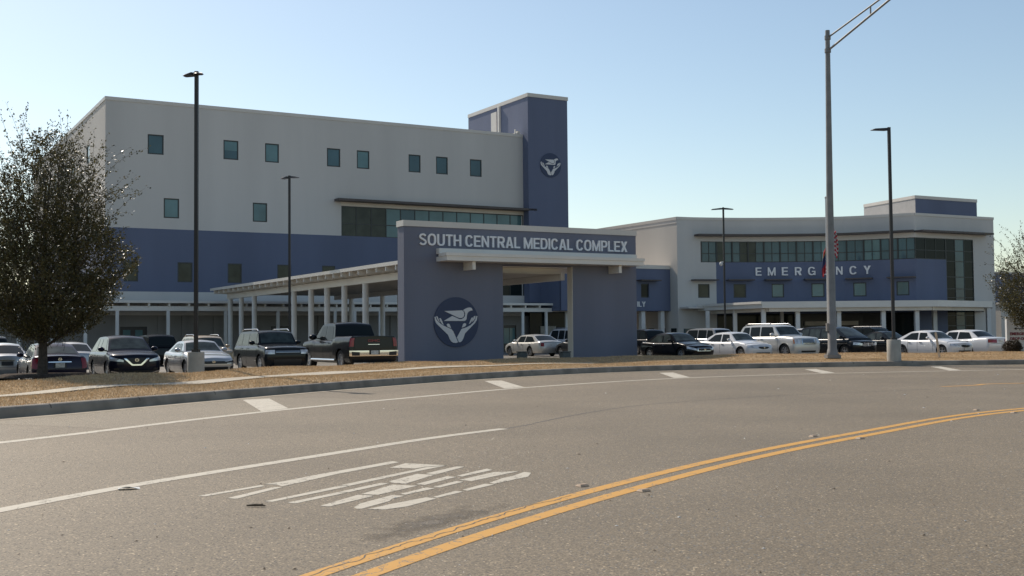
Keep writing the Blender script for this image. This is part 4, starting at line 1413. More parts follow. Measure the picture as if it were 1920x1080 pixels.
def wheel_parts(c, parent, x, sg, spokes=5, rimmat='rim'):
    R, tw = c.R, c.tw
    yo = c.W / 2 - .035
    prof = [(R * .62, yo - .01), (R * .70, yo - .002), (R * .93, yo), (R, yo - .03), (R, yo - tw + .03), (R * .93, yo - tw), (R * .62, yo - tw)]
    n = 28
    vs, fs = [], []
    for k in range(n):
        t = 2 * math.pi * k / n
        for r, y in prof: vs.append((x + r * math.cos(t), sg * y, R + r * math.sin(t)))
    m = len(prof)
    for k in range(n):
        for j in range(m - 1):
            q = (k * m + j, k * m + j + 1, ((k + 1) % n) * m + j + 1, ((k + 1) % n) * m + j)
            fs.append(q if sg < 0 else q[::-1])
    wh = MB().add(vs, fs).build('wheel', M['tyre'], parent, smooth=35)
    rb = MB()
    yb = sg * (yo - .075)
    ring = lambda r, y: [Vector((x + r * math.cos(2 * math.pi * k / n), y, R + r * math.sin(2 * math.pi * k / n))) for k in range(n)]
    # rim lip
    a, b, d = ring(R * .65, sg * (yo - .012)), ring(R * .575, sg * (yo - .014)), ring(R * .55, yb)
    rb.add(a + b + d, [(k, (k + 1) % n, n + (k + 1) % n, n + k) for k in range(n)] + [(n + k, n + (k + 1) % n, 2 * n + (k + 1) % n, 2 * n + k) for k in range(n)])
    for k in range(spokes):
        t = 2 * math.pi * k / spokes + .3
        dr = Vector((math.cos(t), 0, math.sin(t))); dt = Vector((-math.sin(t), 0, math.cos(t)))
        P = lambda r, w_, y: Vector((x, y, R)) + dr * r + dt * w_
        w0, w1 = R * .13, R * .085
        lo = [P(R * .08, -w0, yb), P(R * .58, -w1, yb), P(R * .58, w1, yb), P(R * .08, w0, yb)]
        y2 = sg * (yo - .03)
        hi = [P(R * .08, -w0 * .8, y2), P(R * .58, -w1 * .8, sg * (yo - .02)), P(R * .58, w1 * .8, sg * (yo - .02)), P(R * .08, w0 * .8, y2)]
        rb.prism(lo, hi)
    rb.prism(ring(R * .14, yb), ring(R * .12, sg * (yo - .02)))
    rb.build('rim', M[rimmat], wh, fix=True)
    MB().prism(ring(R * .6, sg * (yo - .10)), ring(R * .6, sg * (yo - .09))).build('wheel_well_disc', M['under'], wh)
    return wh


def vehicle(spec, px, d, rear, col, label, cat='car', name='parked_car', z=None, group='cars parked in front of the hospital', dz=0):
    c = Car(**spec)
    h = V if rear else -V
    q = at_d(px, d)
    t = thing(name, label, cat, (q.x, q.y, lot_z(q.x) + dz), math.atan2(h.y, h.x), group)
    pm = PNT[col]
    bd = c.body().build('body', pm, t, smooth=32, fix=True)
    # dark inside so that the arches and the gap below look closed
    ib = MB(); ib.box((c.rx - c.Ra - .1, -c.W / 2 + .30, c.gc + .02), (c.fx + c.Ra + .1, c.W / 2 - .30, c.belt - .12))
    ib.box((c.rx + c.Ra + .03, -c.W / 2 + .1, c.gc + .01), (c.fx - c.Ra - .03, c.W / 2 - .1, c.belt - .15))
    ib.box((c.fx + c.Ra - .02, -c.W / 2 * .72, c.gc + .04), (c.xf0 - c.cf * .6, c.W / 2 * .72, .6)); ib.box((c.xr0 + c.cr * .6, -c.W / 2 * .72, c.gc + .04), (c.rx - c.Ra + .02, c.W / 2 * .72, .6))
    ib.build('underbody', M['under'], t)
    cb = c.cabin().build('cabin', pm, t, smooth=40, fix=True)
    zr = max(p[1] for p in c.cab)
    gl = M['car_glass'] if spec.get('tint') else M['car_glass_clear']
    # windscreen and rear window
    for nm, rr, gm in (('windscreen', False, M['car_glass_clear']), ('rear_window', True, gl)):
        zbase = (c.cab[-1][1] if rr else c.cab[0][1])
        pth, a, b = c.span(zbase + (.10 if rr and c.vert_rear else .03), zr - (.07 if not rr else .10), rr)
        mb = MB()
        mb.slab(lambda u, v, n, a=a, b=b, pth=pth: c.cab_top(pth, a + (b - a) * u, (v * 2 - 1) * .90, .008 + n), 8, 8, .015)
        mb.build(nm, gm, t, smooth=40)
    for sg in (1, -1):
        for w_ in c.side:
            c.side_glass(round_poly(w_, .05), sg).build('side_window', gl, t)
        wheel_parts(c, t, c.fx, sg, c.spokes); wheel_parts(c, t, c.rx, sg, c.spokes)
        # mirror
        mx, mz = c.cab[0][0] - .42, c.belt + .09
        yw = c.cab_w(mz)
        mb = MB()
        ms = c.mirror
        mb.grid(lambda u, v: Vector((mx + .09 * ms * math.sin(u * math.pi) * math.cos(v * 2 * math.pi), sg * (yw + .17 * ms + .12 * ms * math.cos(u * math.pi)), mz + .04 + .085 * ms * math.sin(u * math.pi) * math.sin(v * 2 * math.pi))), 8, 12)
        mb.box((mx - .03, min(sg * (yw - .02), sg * (yw + .12)), mz - .03), (mx + .03, max(sg * (yw - .02), sg * (yw + .12)), mz + .01))
        mb.build('mirror', M['black'] if c.blackmirror else pm, t, smooth=50)
        # door gaps and handles
        for x in c.gaps:
            dg = MB()
            zs = np.linspace(c.gc + .12, c.hiz(x) - .015, 8)
            vs, fs = [], []
            for z_ in zs:
                y_ = c.side_y(x, z_) + .002
                vs += [(x - .009, sg * y_, z_), (x + .009, sg * y_, z_)]
            for k in range(7): fs.append((2 * k, 2 * k + 1, 2 * k + 3, 2 * k + 2))
            dg.add(vs, fs)
            dg.build('door_gap', M['under'], bd)
        hd = c.belt - .115
        for x in c.handles:
            y_ = c.side_y(x, hd)
            m_ = MB(); m_.box((x - .09, min(sg * y_, sg * (y_ + .035)), hd - .015), (x + .09, max(sg * y_, sg * (y_ + .035)), hd + .015))
            m_.build('door_handle', M['chrome'] if c.chrome else pm, t)
        if c.rails:
            m_ = MB(); m_.tube([(c.cab[1][0] - .15, sg * c.W / 2 * c.wr * .93, zr + .01), (c.cab[1][0] - .35, sg * c.W / 2 * c.wr * .93, zr + .085), (c.cab[-2][0] + .35, sg * c.W / 2 * c.wr * .93, zr + .085), (c.cab[-2][0] + .1, sg * c.W / 2 * c.wr * .93, zr + .01)], .02, 6)
            m_.build('roof_rail', M['chrome'] if c.chrome else M['black'], t)

    def patch(nm, front, ya, yb, zfun, mt, off=.012, nu=8, nv=3, parent=t, label_=None):
        mb = MB()
        def P(u, v, n):
            y = ya + (yb - ya) * u
            z0, z1 = zfun(u)
            return c.end_pt(y, z0 + (z1 - z0) * v, front, off + n)
        mb.slab(P, nu, nv, .03)
        o = mb.build(nm, mt, parent, smooth=40, fix=True)
        return o
    for p in c.patches:
        nm, front, ya, yb, zz, mt, off = p
        zf_ = zz if callable(zz) else (lambda u, zz=zz: (zz[0][0] + (zz[1][0] - zz[0][0]) * u, zz[0][1] + (zz[1][1] - zz[0][1]) * u))
        mt_ = pm if mt == 'body' else M[mt]
        if ya * yb >= 0 and nm not in ('tailgate_badge',) and abs(ya + yb) > 1e-6:
            patch(nm, front, ya, yb, zf_, mt_, off)
            patch(nm, front, -ya, -yb, zf_, mt_, off)
        else:
            patch(nm, front, ya, yb, zf_, mt_, off, nu=20)
    # plate
    if c.plate:
        fr_, pz = c.plate
        x = c.end_x(0, pz, fr_) + (.03 if fr_ else -.03)
        m_ = MB(); m_.box((x - .012, -.155, pz - .078), (x + .012, .155, pz + .078)); m_.build('license_plate', M['plate'], t)
    if c.badge:
        fr_, bzz, br_ = c.badge
        x = c.end_x(0, bzz, fr_) + (.035 if fr_ else -.035)
        m_ = MB()
        k = 20
        ringp = lambda r, xx: [Vector((xx, r * 1.25 * math.cos(2 * math.pi * i / k), bzz + r * math.sin(2 * math.pi * i / k))) for i in range(k)]
        a, b = ringp(br_, x), ringp(br_ * .72, x)
        m_.add(a + b + [v + Vector((.012 if fr_ else -.012, 0, 0)) for v in a + b],
               [(i, (i + 1) % k, k + (i + 1) % k, k + i) for i in range(k)] + [(2 * k + i, 2 * k + (i + 1) % k, 3 * k + (i + 1) % k, 3 * k + i) for i in range(k)] + [(i, (i + 1) % k, 2 * k + (i + 1) % k, 2 * k + i) for i in range(k)] + [(k + i, k + (i + 1) % k, 3 * k + (i + 1) % k, 3 * k + i) for i in range(k)])
        m_.box((x - .005, -br_ * 1.1, bzz - br_ * .16), (x + .010, br_ * 1.1, bzz + br_ * .16))
        m_.build('badge', M['chrome'], t, fix=True)
    return t, c


BASE = dict(vert_rear=False, mirror=1.0, blackmirror=False, gaps=(), handles=(), chrome=True, patches=[], plate=None, badge=None, tint=True)


def spec(**k):
    d = dict(BASE); d.update(k); return d


# front faces ---------------------------------------------------------
def front_set(kind, zt, zb=.2):
    """lamps, grille and intake for the different noses; zt is the height of the bonnet lip"""
    F = True
    if kind == 'vgrille':        # chrome V frame round a dark grille
        return [('headlight', F, .50, .97, [(zt - .20, zt - .13), (zt - .15, zt - .005)], 'lens', .014),
                ('grille', F, -.50, .50, lambda u: (zt - .34 + .27 * max(0, (abs(2 * u - 1) - .38) / .62), zt - .06), 'chrome', .012),
                ('grille_mesh', F, -.42, .42, lambda u: (zt - .29 + .24 * max(0, (abs(2 * u - 1) - .36) / .64), zt - .045), 'black', .02),
                ('lower_intake', F, -.70, .70, [(zb + .03, zb + .17), (zb + .03, zb + .17)], 'black', .012),
                ('fog_light', F, .66, .84, [(zb + .19, zb + .26), (zb + .19, zb + .26)], 'black', .012),
                ('bumper_trim', F, .42, .93, [(zb + .04, zb + .07), (zb + .12, zb + .15)], 'chrome', .016)]
    if kind == 'slim':           # slim wide grille bar between narrow lamps, large lower intake
        return [('headlight', F, .50, .97, [(zt - .17, zt - .09), (zt - .13, zt - .02)], 'black', .014),
                ('headlight_strip', F, .52, .95, [(zt - .115, zt - .09), (zt - .055, zt - .03)], 'lens', .02),
                ('grille', F, -.60, .60, [(zt - .19, zt - .085), (zt - .19, zt - .085)], 'black', .014),
                ('lower_intake', F, -.66, .66, lambda u: (zb + .02, zb + .21 - .0 * u), 'black', .012),
                ('side_intake', F, .78, .95, [(zb + .05, zb + .22), (zb + .05, zb + .26)], 'black', .012)]
    if kind == 'suv_bar':        # square lamps joined by dark ribbed band
        return [('headlight', F, .60, .97, [(zt - .22, zt - .05), (zt - .22, zt - .05)], 'lens', .014),
                ('grille', F, -.58, .58, [(zt - .20, zt - .06), (zt - .20, zt - .06)], 'black', .014),
                ('grille_bar', F, -.57, .57, [(zt - .11, zt - .095), (zt - .11, zt - .095)], 'chrome', .02),
                ('grille_bar', F, -.57, .57, [(zt - .155, zt - .14), (zt - .155, zt - .14)], 'chrome', .02),
                ('lower_intake', F, -.62, .62, [(zb + .08, zb + .32), (zb + .08, zb + .32)], 'black', .012),
                ('skid_plate', F, -.75, .75, [(zb + .0, zb + .05), (zb + .0, zb + .05)], 'chrome', .016)]
    if kind == 'egg':            # big chrome egg crate grille and tall square lamps
        L_ = [('headlight', F, .62, .95, [(zt - .30, zt - .04), (zt - .30, zt - .06)], 'lens', .014),
              ('turn_signal', F, .955, .992, [(zt - .30, zt - .06), (zt - .30, zt - .06)], 'amber', .014),
              ('grille', F, -.50, .50, [(zt - .34, zt - .02), (zt - .34, zt - .02)], 'chrome', .014),
              ('grille_mesh', F, -.44, .44, [(zt - .31, zt - .05), (zt - .31, zt - .05)], 'black', .02)]
        for k in range(4):
            z_ = zt - .29 + .062 * k
            L_.append(('grille_bar', F, -.44, .44, [(z_, z_ + .022), (z_, z_ + .022)], 'chrome', .026))
        return L_ + [('lower_intake', F, -.55, .55, [(zb + .06, zb + .16), (zb + .06, zb + .16)], 'black', .012), ('fog_light', F, .62, .76, [(zb + .07, zb + .17), (zb + .07, zb + .17)], 'lens', .014)]
    if kind == 'cross':          # split cross grille with paired lamps
        return [('headlight', F, .46, .96, [(zt - .22, zt - .09), (zt - .17, zt - .01)], 'lens', .014),
                ('grille', F, -.38, .38, [(zt - .25, zt - .02), (zt - .25, zt - .02)], 'chrome', .012),
                ('grille_mesh', F, .04, .34, [(zt - .12, zt - .045), (zt - .12, zt - .045)], 'black', .02), ('grille_mesh', F, .04, .34, [(zt - .225, zt - .15), (zt - .225, zt - .15)], 'black', .02),
                ('lower_intake', F, -.6, .6, [(zb + .05, zb + .2), (zb + .05, zb + .2)], 'black', .012)]
    if kind == 'smile':          # oval grille with swept lamps
        return [('headlight', F, .50, .97, [(zt - .20, zt - .10), (zt - .14, zt + .0)], 'lens', .014),
                ('grille', F, -.40, .40, lambda u: (zt - .23 + .07 * abs(2 * u - 1) ** 3, zt - .09 - .03 * abs(2 * u - 1) ** 3), 'black', .014),
                ('grille_trim', F, -.38, .38, [(zt - .095, zt - .08), (zt - .095, zt - .08)], 'chrome', .018),
                ('lower_intake', F, -.55, .55, [(zb + .05, zb + .16), (zb + .05, zb + .16)], 'black', .012)]
    if kind == 'wide':           # dark trapezoid grille with chrome sides
        return [('headlight', F, .55, .98, [(zt - .22, zt - .12), (zt - .12, zt + .01)], 'lens', .014),
                ('grille', F, -.50, .50, [(zt - .25, zt - .08), (zt - .25, zt - .08)], 'chrome', .012),
                ('grille_mesh', F, -.44, .44, [(zt - .23, zt - .10), (zt - .23, zt - .10)], 'black', .02),
                ('lower_intake', F, -.75, .75, [(zb + .03, zb + .2), (zb + .03, zb + .2)], 'black', .012)]
    return []


def rear_set(kind, zt, zb=.2):
    F = False
    if kind == 'tall':           # tall corner lamps, bright bar over the plate
        return [('taillight', F, .80, .985, [(zt - .40, zt - .02), (zt - .36, zt - .02)], 'red_lens', .014),
                ('trunk_bar', F, -.42, .42, [(zt - .17, zt - .135), (zt - .17, zt - .135)], 'chrome', .016),
                ('bumper_gap', F, -.97, .97, [(zt - .42, zt - .41), (zt - .42, zt - .41)], 'under', .004),
                ('plate_recess', F, -.24, .24, [(zt - .36, zt - .19), (zt - .36, zt - .19)], 'black', .006)]
    if kind == 'slot':           # upright lamps each side of a wide plate panel
        return [('taillight', F, .70, .90, [(zt - .30, zt - .05), (zt - .28, zt - .04)], 'red_lens', .014),
                ('plate_recess', F, -.30, .30, [(zt - .24, zt - .08), (zt - .24, zt - .08)], 'plate', .008),
                ('trunk_lip', F, -.72, .72, [(zt - .02, zt), (zt - .02, zt)], 'black', .012)]
    if kind == 'wide_red':       # broad red lamps with the plate between
        return [('taillight', F, .36, .985, [(zt - .27, zt - .06), (zt - .25, zt - .05)], 'red_lens', .014),
                ('plate_recess', F, -.30, .30, [(zt - .27, zt - .07), (zt - .27, zt - .07)], 'body', .006),
                ('bumper_gap', F, -.97, .97, [(zt - .31, zt - .295), (zt - .31, zt - .295)], 'under', .004)]
    if kind == 'suv':
        return [('taillight', F, .84, .985, [(zt - .35, zt + .0), (zt - .35, zt + .0)], 'red_lens', .014),
                ('lower_intake', F, -.8, .8, [(zb + .02, zb + .14), (zb + .02, zb + .14)], 'black', .010)]
    return []


def sedan(**k):
    zt = k.pop('zt', .74)
    H = k.pop('H', 1.46)
    L = k.get('L', 4.85); h2 = L / 2
    deck = k.pop('deck', .99)
    fx = h2 - k.get('fo', .95)
    wsb, wst, rt_, rb = k.pop('roof', (h2 - 1.42, h2 - 2.10, -h2 + 1.55, -h2 + .62))
    belt = .94
    side = [[(wsb - .50, belt + .03), (wst - .02, H - .11), ((wst + rt_) / 2 + .06, H - .09), ((wst + rt_) / 2 + .10, belt + .02)],
            [((wst + rt_) / 2 - .0, belt + .02), ((wst + rt_) / 2 - .03, H - .09), (rt_ + .05, H - .125), (rb + .42, belt + .06)]]
    mid = (wst + rt_) / 2 + .05
    d = spec(hi=[(-h2, deck - .035), (-h2 + .25, deck), (rb, deck - .01), (rt_, belt), (wsb - .2, belt), (wsb + .12, .97), (h2 - .85, .90), (h2 - .35, .80), (h2 - .12, zt), (h2, zt - .03)],
             cab=[(wsb, .955), (wst, H - .03), ((wst + rt_) / 2, H), (rt_, H - .035), (rb, deck - .01)], belt=belt, wr=.66, side=side,
             gaps=(wsb - .12, mid, rt_ - .05), handles=(mid + .22, rt_ + .05))
    d.update(k)
    return d


def suv(**k):
    zt = k.pop('zt', .98); H = k.pop('H', 1.70); L = k.get('L', 4.9); h2 = L / 2
    belt = k.pop('beltz', 1.08)
    wsb, wst, rt_, rb = k.pop('roof', (h2 - 1.30, h2 - 1.95, -h2 + .62, -h2 + .16))
    a = (wst - .05, rt_)
    L3 = a[0] - a[1]
    x1 = a[0] - .40 * L3 + .02; x2 = a[0] - .75 * L3
    zt_g = H - .11
    side = [[(wsb - .42, belt + .04), (wst - .04, zt_g), (x1 + .05, zt_g + .01), (x1 + .05, belt + .03)],
            [(x1 - .05, belt + .03), (x1 - .05, zt_g + .01), (x2 + .05, zt_g), (x2 + .03, belt + .03)],
            [(x2 - .07, belt + .04), (x2 - .05, zt_g), (rt_ + .12, zt_g - .03), (rb + .30, belt + .07)]]
    d = spec(hi=[(-h2, belt - .06), (-h2 + .2, belt), (wsb - .2, belt), (wsb + .1, belt + .03), (h2 - .7, zt + .06), (h2 - .25, zt + .02), (h2 - .08, zt - .02), (h2, zt - .05)],
             cab=[(wsb, belt + .02), (wst, H - .035), ((wst + rt_) / 2, H), (rt_, H - .03), (rb, belt + .01)], belt=belt, wr=.72, vert_rear=True, side=side,
             gaps=(wsb - .1, x1, x2), handles=(x1 + .22, x2 + .22), R=.365, gc=.22, W=1.92, cf=.5, cr=.30, nf=3.0, nr=3.4,
             fprof=[(.2, -.08), (.5, 0), (.85, -.01), (1.1, -.10)], rprof=[(.2, -.1), (.55, 0), (.9, -.03), (1.2, -.06)])
    d.update(k)
    return d


# ---- the cars one by one
def clear(d): d['tint'] = False; return d


vehicle(sedan(L=4.8, patches=rear_set('tall', .97)), 2, 47.5, True, 'silver', 'silver saloon at the left edge, seen past the plum saloon')
vehicle(suv(L=5.0, H=1.8), -25, 58, True, 'grey', 'dark four wheel drive at the far left edge, behind the leftmost saloon')
vehicle(sedan(L=4.86, W=1.84, H=1.47, zt=.78, deck=1.04, patches=rear_set('tall', .99), plate=(False, .72), badge=(False, .93, .05), R=.34, cr=.28, nr=3.6, tint=False), 94, 42.2, True, 'plum',
        'dark plum saloon seen from behind, under the tree beside the trunk')
vehicle(sedan(L=4.7), 132, 55, True, 'silver', 'silver saloon mostly hidden behind the plum saloon', dz=.0)
vehicle(suv(L=4.9, H=1.70, W=1.92, zt=.99, patches=front_set('vgrille', .93, .24), badge=(True, .80, .062), roof=(1.28, .42, -1.55, -2.28), wr=.66, tint=False, mirror=1.1), 232, 45.6, False, 'navy',
        'deep navy crossover with chrome V grille facing the road, next to the tree')
vehicle(suv(L=5.3, H=1.85, W=1.98, zt=1.05), 288, 70, True, 'black', 'dark pickup seen between the navy crossover and silver saloon', cat='pickup')
vehicle(sedan(L=4.68, W=1.80, H=1.42, zt=.74, patches=front_set('slim', .72, .2), badge=(True, .61, .045), tint=False, spokes=10, chrome=False), 371, 46.2, False, 'silver',
        'silver saloon facing the road behind the concrete lamp pier')
vehicle(suv(L=4.7, H=1.72, rails=True), 385, 60, False, 'beige', 'beige estate wagon behind the silver saloon')
vehicle(suv(L=4.8, H=1.74, W=1.90, zt=1.04, beltz=1.12, patches=front_set('suv_bar', 1.0, .24), rails=True, roof=(1.12, .68, -1.85, -2.25), wr=.76, nf=3.8, cf=.34, tint=False, mirror=1.1, spokes=5), 506, 49.6, False, 'char',
        'charcoal boxy sport utility vehicle facing the road beside the pickup')

# pickup
PH2 = 2.92
pk = spec(L=5.84, W=2.06, gc=.30, wb=3.75, fo=.95, R=.415, tw=.28, crown=.02, belt=1.22, wr=.74, cf=.35, cr=.10, nf=3.2, nr=6, vert_rear=True, mirror=1.45,
          hi=[(-PH2, 1.36), (-.95, 1.36), (-.90, 1.30), (-.85, 1.22), (1.25, 1.20), (1.42, 1.25), (PH2 - .3, 1.17), (PH2, 1.08)],
          cab=[(1.40, 1.22), (.72, 1.87), (0, 1.92), (-.72, 1.88), (-.98, 1.23)],
          side=[[(.92, 1.27), (.66, 1.77), (.14, 1.81), (.14, 1.26)], [(.04, 1.26), (.04, 1.81), (-.60, 1.78), (-.74, 1.27)]],
          gaps=(1.15, .1, -.72), handles=(.30, -.52),
          fprof=[(.3, -.05), (.6, 0), (1.1, -.04)], rprof=[(.3, -.02), (.7, 0), (1.3, -.02)], spokes=6,
          patches=[('taillight', False, .84, .998, [(.96, 1.30), (.96, 1.30)], 'red_lens', .014),
                   ('bumper', False, -.99, .99, [(.58, .80), (.58, .80)], 'chrome', .07), ('bumper_step', False, .62, .93, [(.60, .74), (.60, .76)], 'black', .078),
                   ('bumper_step', False, -.22, .22, [(.64, .81), (.64, .81)], 'black', .078),
                   ('tailgate_gap', False, .815, .825, [(.84, 1.34), (.84, 1.34)], 'under', .004),
                   ('tailgate_trim', False, -.24, .24, [(1.03, 1.05), (1.03, 1.05)], 'chrome', .012)],
          plate=None, tint=True)
t, c = vehicle(pk, 650, 51.0, True, 'char', 'dark charcoal crew cab pickup with chrome rear bumper beside the blue portal', cat='pickup', name='pickup_truck')
t.scale = (1.05, 1.05, 1.06)
m_ = MB(); x = c.end_x(0, .72, False) - .095; m_.box((x - .01, -.16, .645), (x + .01, .16, .80)); m_.build('license_plate', M['plate'], t)
vs, fs = text_mesh('GMC', .03)
xb = c.end_x(0, 1.2, False)
M['badge_red'] = mat('red badge letters', (0.20, 0.03, 0.035), 0.35)
MB().add([(xb - .008 - .012 * tt, .26 - x_ * .52, 1.14 + y_ * .10) for x_, y_, tt in vs], fs).build('tailgate_badge', M['badge_red'], t)
for sg in (1, -1):
    m_ = MB(); m_.tube([(c.fx - .5, sg * 1.02, .42), (c.rx + .5, sg * 1.02, .42)], .05, 8); m_.build('side_step', M['chrome'], t)

# seen through the portal
vehicle(sedan(L=5.3, W=1.98, H=1.46, deck=1.0, patches=rear_set('slot', .97)), 1000, 80, True, 'pearl', 'pearl saloon seen from behind through the portal opening')
vehicle(suv(L=5.1, H=1.9, W=1.98, rails=True), 1058, 90, True, 'white', 'white wagon with roof rails behind the pearl saloon in the portal opening')
vehicle(sedan(L=4.6), 1092, 76, True, 'grey', 'dark grey saloon half hidden by the right portal pier')
# right hand group
vehicle(suv(L=5.2, H=1.75, W=1.95), 1195, 82, True, 'black', 'black wagon just right of the portal, behind the black saloon')
vehicle(sedan(L=4.86, W=1.83, H=1.47, zt=.76, patches=front_set('wide', .75), badge=(True, .58, .05), tint=False), 1268, 63.6, False, 'black', 'black saloon with chrome edged grille parked right of the portal')
vehicle(suv(L=5.4, H=1.80, W=1.95), 1318, 84, True, 'silver', 'silver pickup showing behind the black and white saloons', cat='pickup')
vehicle(sedan(L=4.93, W=1.85, H=1.48, zt=.80, patches=front_set('smile', .78), badge=(True, .63, .045)), 1377, 65.8, False, 'white', 'white saloon facing the road between black saloon and silver wagon')
vehicle(suv(L=5.15, H=1.89, W=2.02, zt=1.14, beltz=1.20, patches=front_set('egg', 1.12, .26), rails=True, roof=(1.18, .55, -2.0, -2.42), wr=.76, cf=.30, nf=3.8, R=.40, mirror=1.3, spokes=7), 1457, 67.3, False, 'pearl',
        'large pearl sport utility vehicle with chrome egg crate grille')
vehicle(suv(L=4.9, H=1.75, W=1.9), 1510, 84, True, 'white', 'white van barely showing behind the large pearl vehicle')
vehicle(suv(L=5.15, H=1.76, W=2.0, zt=.90, beltz=1.05, patches=front_set('cross', .88, .2), roof=(1.85, .70, -2.0, -2.45), wr=.70, R=.34, gc=.18, tint=False), 1566, 69.2, False, 'char', 'dark minivan behind the tall steel street light')
vehicle(suv(L=4.8, H=1.78, W=1.9, rails=True), 1640, 86, False, 'black', 'black sport utility vehicle far back behind the dark compact')
vehicle(sedan(L=4.6, W=1.80, H=1.46, zt=.78, patches=front_set('vgrille', .77), badge=(True, .64, .05), tint=False), 1663, 72.5, False, 'black', 'black compact saloon behind the round concrete lamp pier')
vehicle(sedan(L=4.82, W=1.80, H=1.47, zt=.77, patches=front_set('smile', .76), badge=(True, .62, .045), plate=(True, .45)), 1745, 66.2, False, 'white', 'white saloon beside the leaning wooden stake')
vehicle(sedan(L=5.38, W=1.98, H=1.49, deck=1.03, patches=rear_set('wide_red', 1.0), plate=(False, .84), roof=(1.15, .50, -1.05, -1.72), cr=.3, nr=4.5), 1806, 70.5, True, 'white', 'white full size saloon with broad red tail lamps at the right')

# ================================================================== STREET FURNITURE
def light_pole(px, d, top, base_z, pier, heads, label, camera=False, pier_r=.31, pier_h=.82):
    q = at_d(px, d)
    t = thing('lamp_post', label, 'lamp post', (q.x, q.y, base_z), 0, 'dark lamp posts in the car park')
    h = top - base_z
    z0 = pier_h if pier else 0
    if pier:
        if pier == 'round':
            MB().tube([(0, 0, -.3), (0, 0, pier_h - .04), (0, 0, pier_h)], [pier_r, pier_r, pier_r - .03], 28).build('pier', M['concrete'], t, smooth=40)
        else:
            MB().tube([(0, 0, -.3), (0, 0, pier_h - .03), (0, 0, pier_h)], [pier_r, pier_r, pier_r - .02], 32).build('pier', M['concrete'], t, smooth=40)
        MB().box((-.13, -.13, z0), (.13, .13, z0 + .10)).build('base_cover', M['lamp_pole'], t)
    MB().box((-.066, -.066, z0), (.066, .066, h)).build('pole', M['lamp_pole'], t)
    for ang, ln in heads:
        a = R_(ang); dr = Vector((math.cos(a), math.sin(a), 0)); sd = Vector((-dr.y, dr.x, 0))
        mb = MB()
        o = Vector((0, 0, h - .16))
        P = lambda r, s, z: o + dr * r + sd * s + Vector((0, 0, z))
        lo = [P(.07, -.06, .0), P(.16, -.17, .0), P(ln - .05, -.17, -.01), P(ln, -.12, -.01), P(ln, .12, -.01), P(ln - .05, .17, -.01), P(.16, .17, .0), P(.07, .06, .0)]
        hi = [P(.07, -.05, .11), P(.16, -.14, .11), P(ln - .12, -.14, .05), P(ln - .03, -.1, .02), P(ln - .03, .1, .02), P(ln - .12, .14, .05), P(.16, .14, .11), P(.07, .05, .11)]
        mb.prism(lo, hi)
        mb.build('lamp_head', M['lamp_pole'], t, fix=True)
    if camera:
        mb = MB()
        mb.grid(lambda u, v: Vector((-.25 + .13 * math.sin(u * math.pi) * math.cos(v * 6.283), -.05 + .13 * math.sin(u * math.pi) * math.sin(v * 6.283), camera + .17 * math.cos(u * math.pi))), 8, 12)
        mb.box((-.2, -.06, camera + .12), (0, 0, camera + .2))
        mb.build('security_camera', M['cream_sign'], t, smooth=50)
    return t


light_pole(367.5, 42.1, 11.5, .32, 'square', [(172, .50), (-60, .42)], 'tallest looking black lamp post on a concrete pier in front of the silver saloon', pier_r=.305, pier_h=.80)
light_pole(543, 69.6, 11.5, ZL, None, [(150, .62), (-28, .68)], 'black twin headed lamp post before the long white canopy')
light_pole(1360, 89.3, 11.5, ZL, None, [(165, .95), (15, .85)], 'black twin headed lamp post with white camera before the emergency building', camera=z_at(1357, 495, 89.3) - ZL)
light_pole(1675.5, 55.0, 11.5, .46, 'round', [(195, .95)], 'black single headed lamp post on a round concrete pier at right', pier_r=.33, pier_h=.80)

# tall steel street light with truss arm
q = at_d(1560, 58.3)
sl_ = thing('street_light', 'tall tapered grey steel street light with truss arm over the road', 'street light', (q.x, q.y, .48))
hh = z_at(1560, 57, 58.3) - .48
MB().tube([(0, 0, .0), (0, 0, .30), (0, 0, .32), (0.03, 0, hh * .5), (.09, 0, hh)], [.30, .24, .225, .17, .115], 16).build('pole', M['galv'], sl_, smooth=50)
mb = MB(); mb.box((-.34, -.34, -.15), (.34, .34, .02))
for sx in (-1, 1):
    for sy in (-1, 1): mb.tube([(sx * .26, sy * .26, .02), (sx * .26, sy * .26, .10)], .025, 6)
mb.build('base_plate', M['galv'], sl_)
mb = MB(); mb.box((-.28, -.12, 1.22), (-.16, .12, 1.62)); mb.build('hand_hole_cover', M['galv'], sl_)
ad = Vector((.45, -.893, 0))
pA = Vector((.09, 0, hh - .38)); pB = Vector((.085, 0, hh - 1.05))
ua = lambda L: pA + ad * L + Vector((0, 0, .274 * L)); lb = lambda L: pB + ad * L + Vector((0, 0, .345 * L))
mb = MB(); mb.tube([ua(.1), ua(4), ua(7.5)], .045, 8); mb.tube([lb(.1), lb(4), lb(7.5)], .055, 8)
for L in (3.05, 5.6): mb.tube([ua(L), lb(L)], .04, 8)
mb.build('truss_arm', M['galv'], sl_, fix=True)
mb = MB(); mb.tube([pA - Vector((0, 0, .1)), pA + Vector((0, 0, .1))], .16, 12); mb.tube([pB - Vector((0, 0, .1)), pB + Vector((0, 0, .1))], .165, 12); mb.build('arm_clamp', M['galv'], sl_)
e = (ua(7.5) + lb(7.5)) / 2
mb = MB().grid(lambda u, v: e + ad * (.1 + .75 * u) + Vector((ad.y, -ad.x, 0)) * (.16 * math.sin(u * math.pi) ** .5 * math.cos(v * 6.283)) + Vector((0, 0, .07 * math.sin(u * math.pi) ** .5 * math.sin(v * 6.283))), 10, 12)
mb.build('luminaire', M['galv'], sl_, smooth=50)

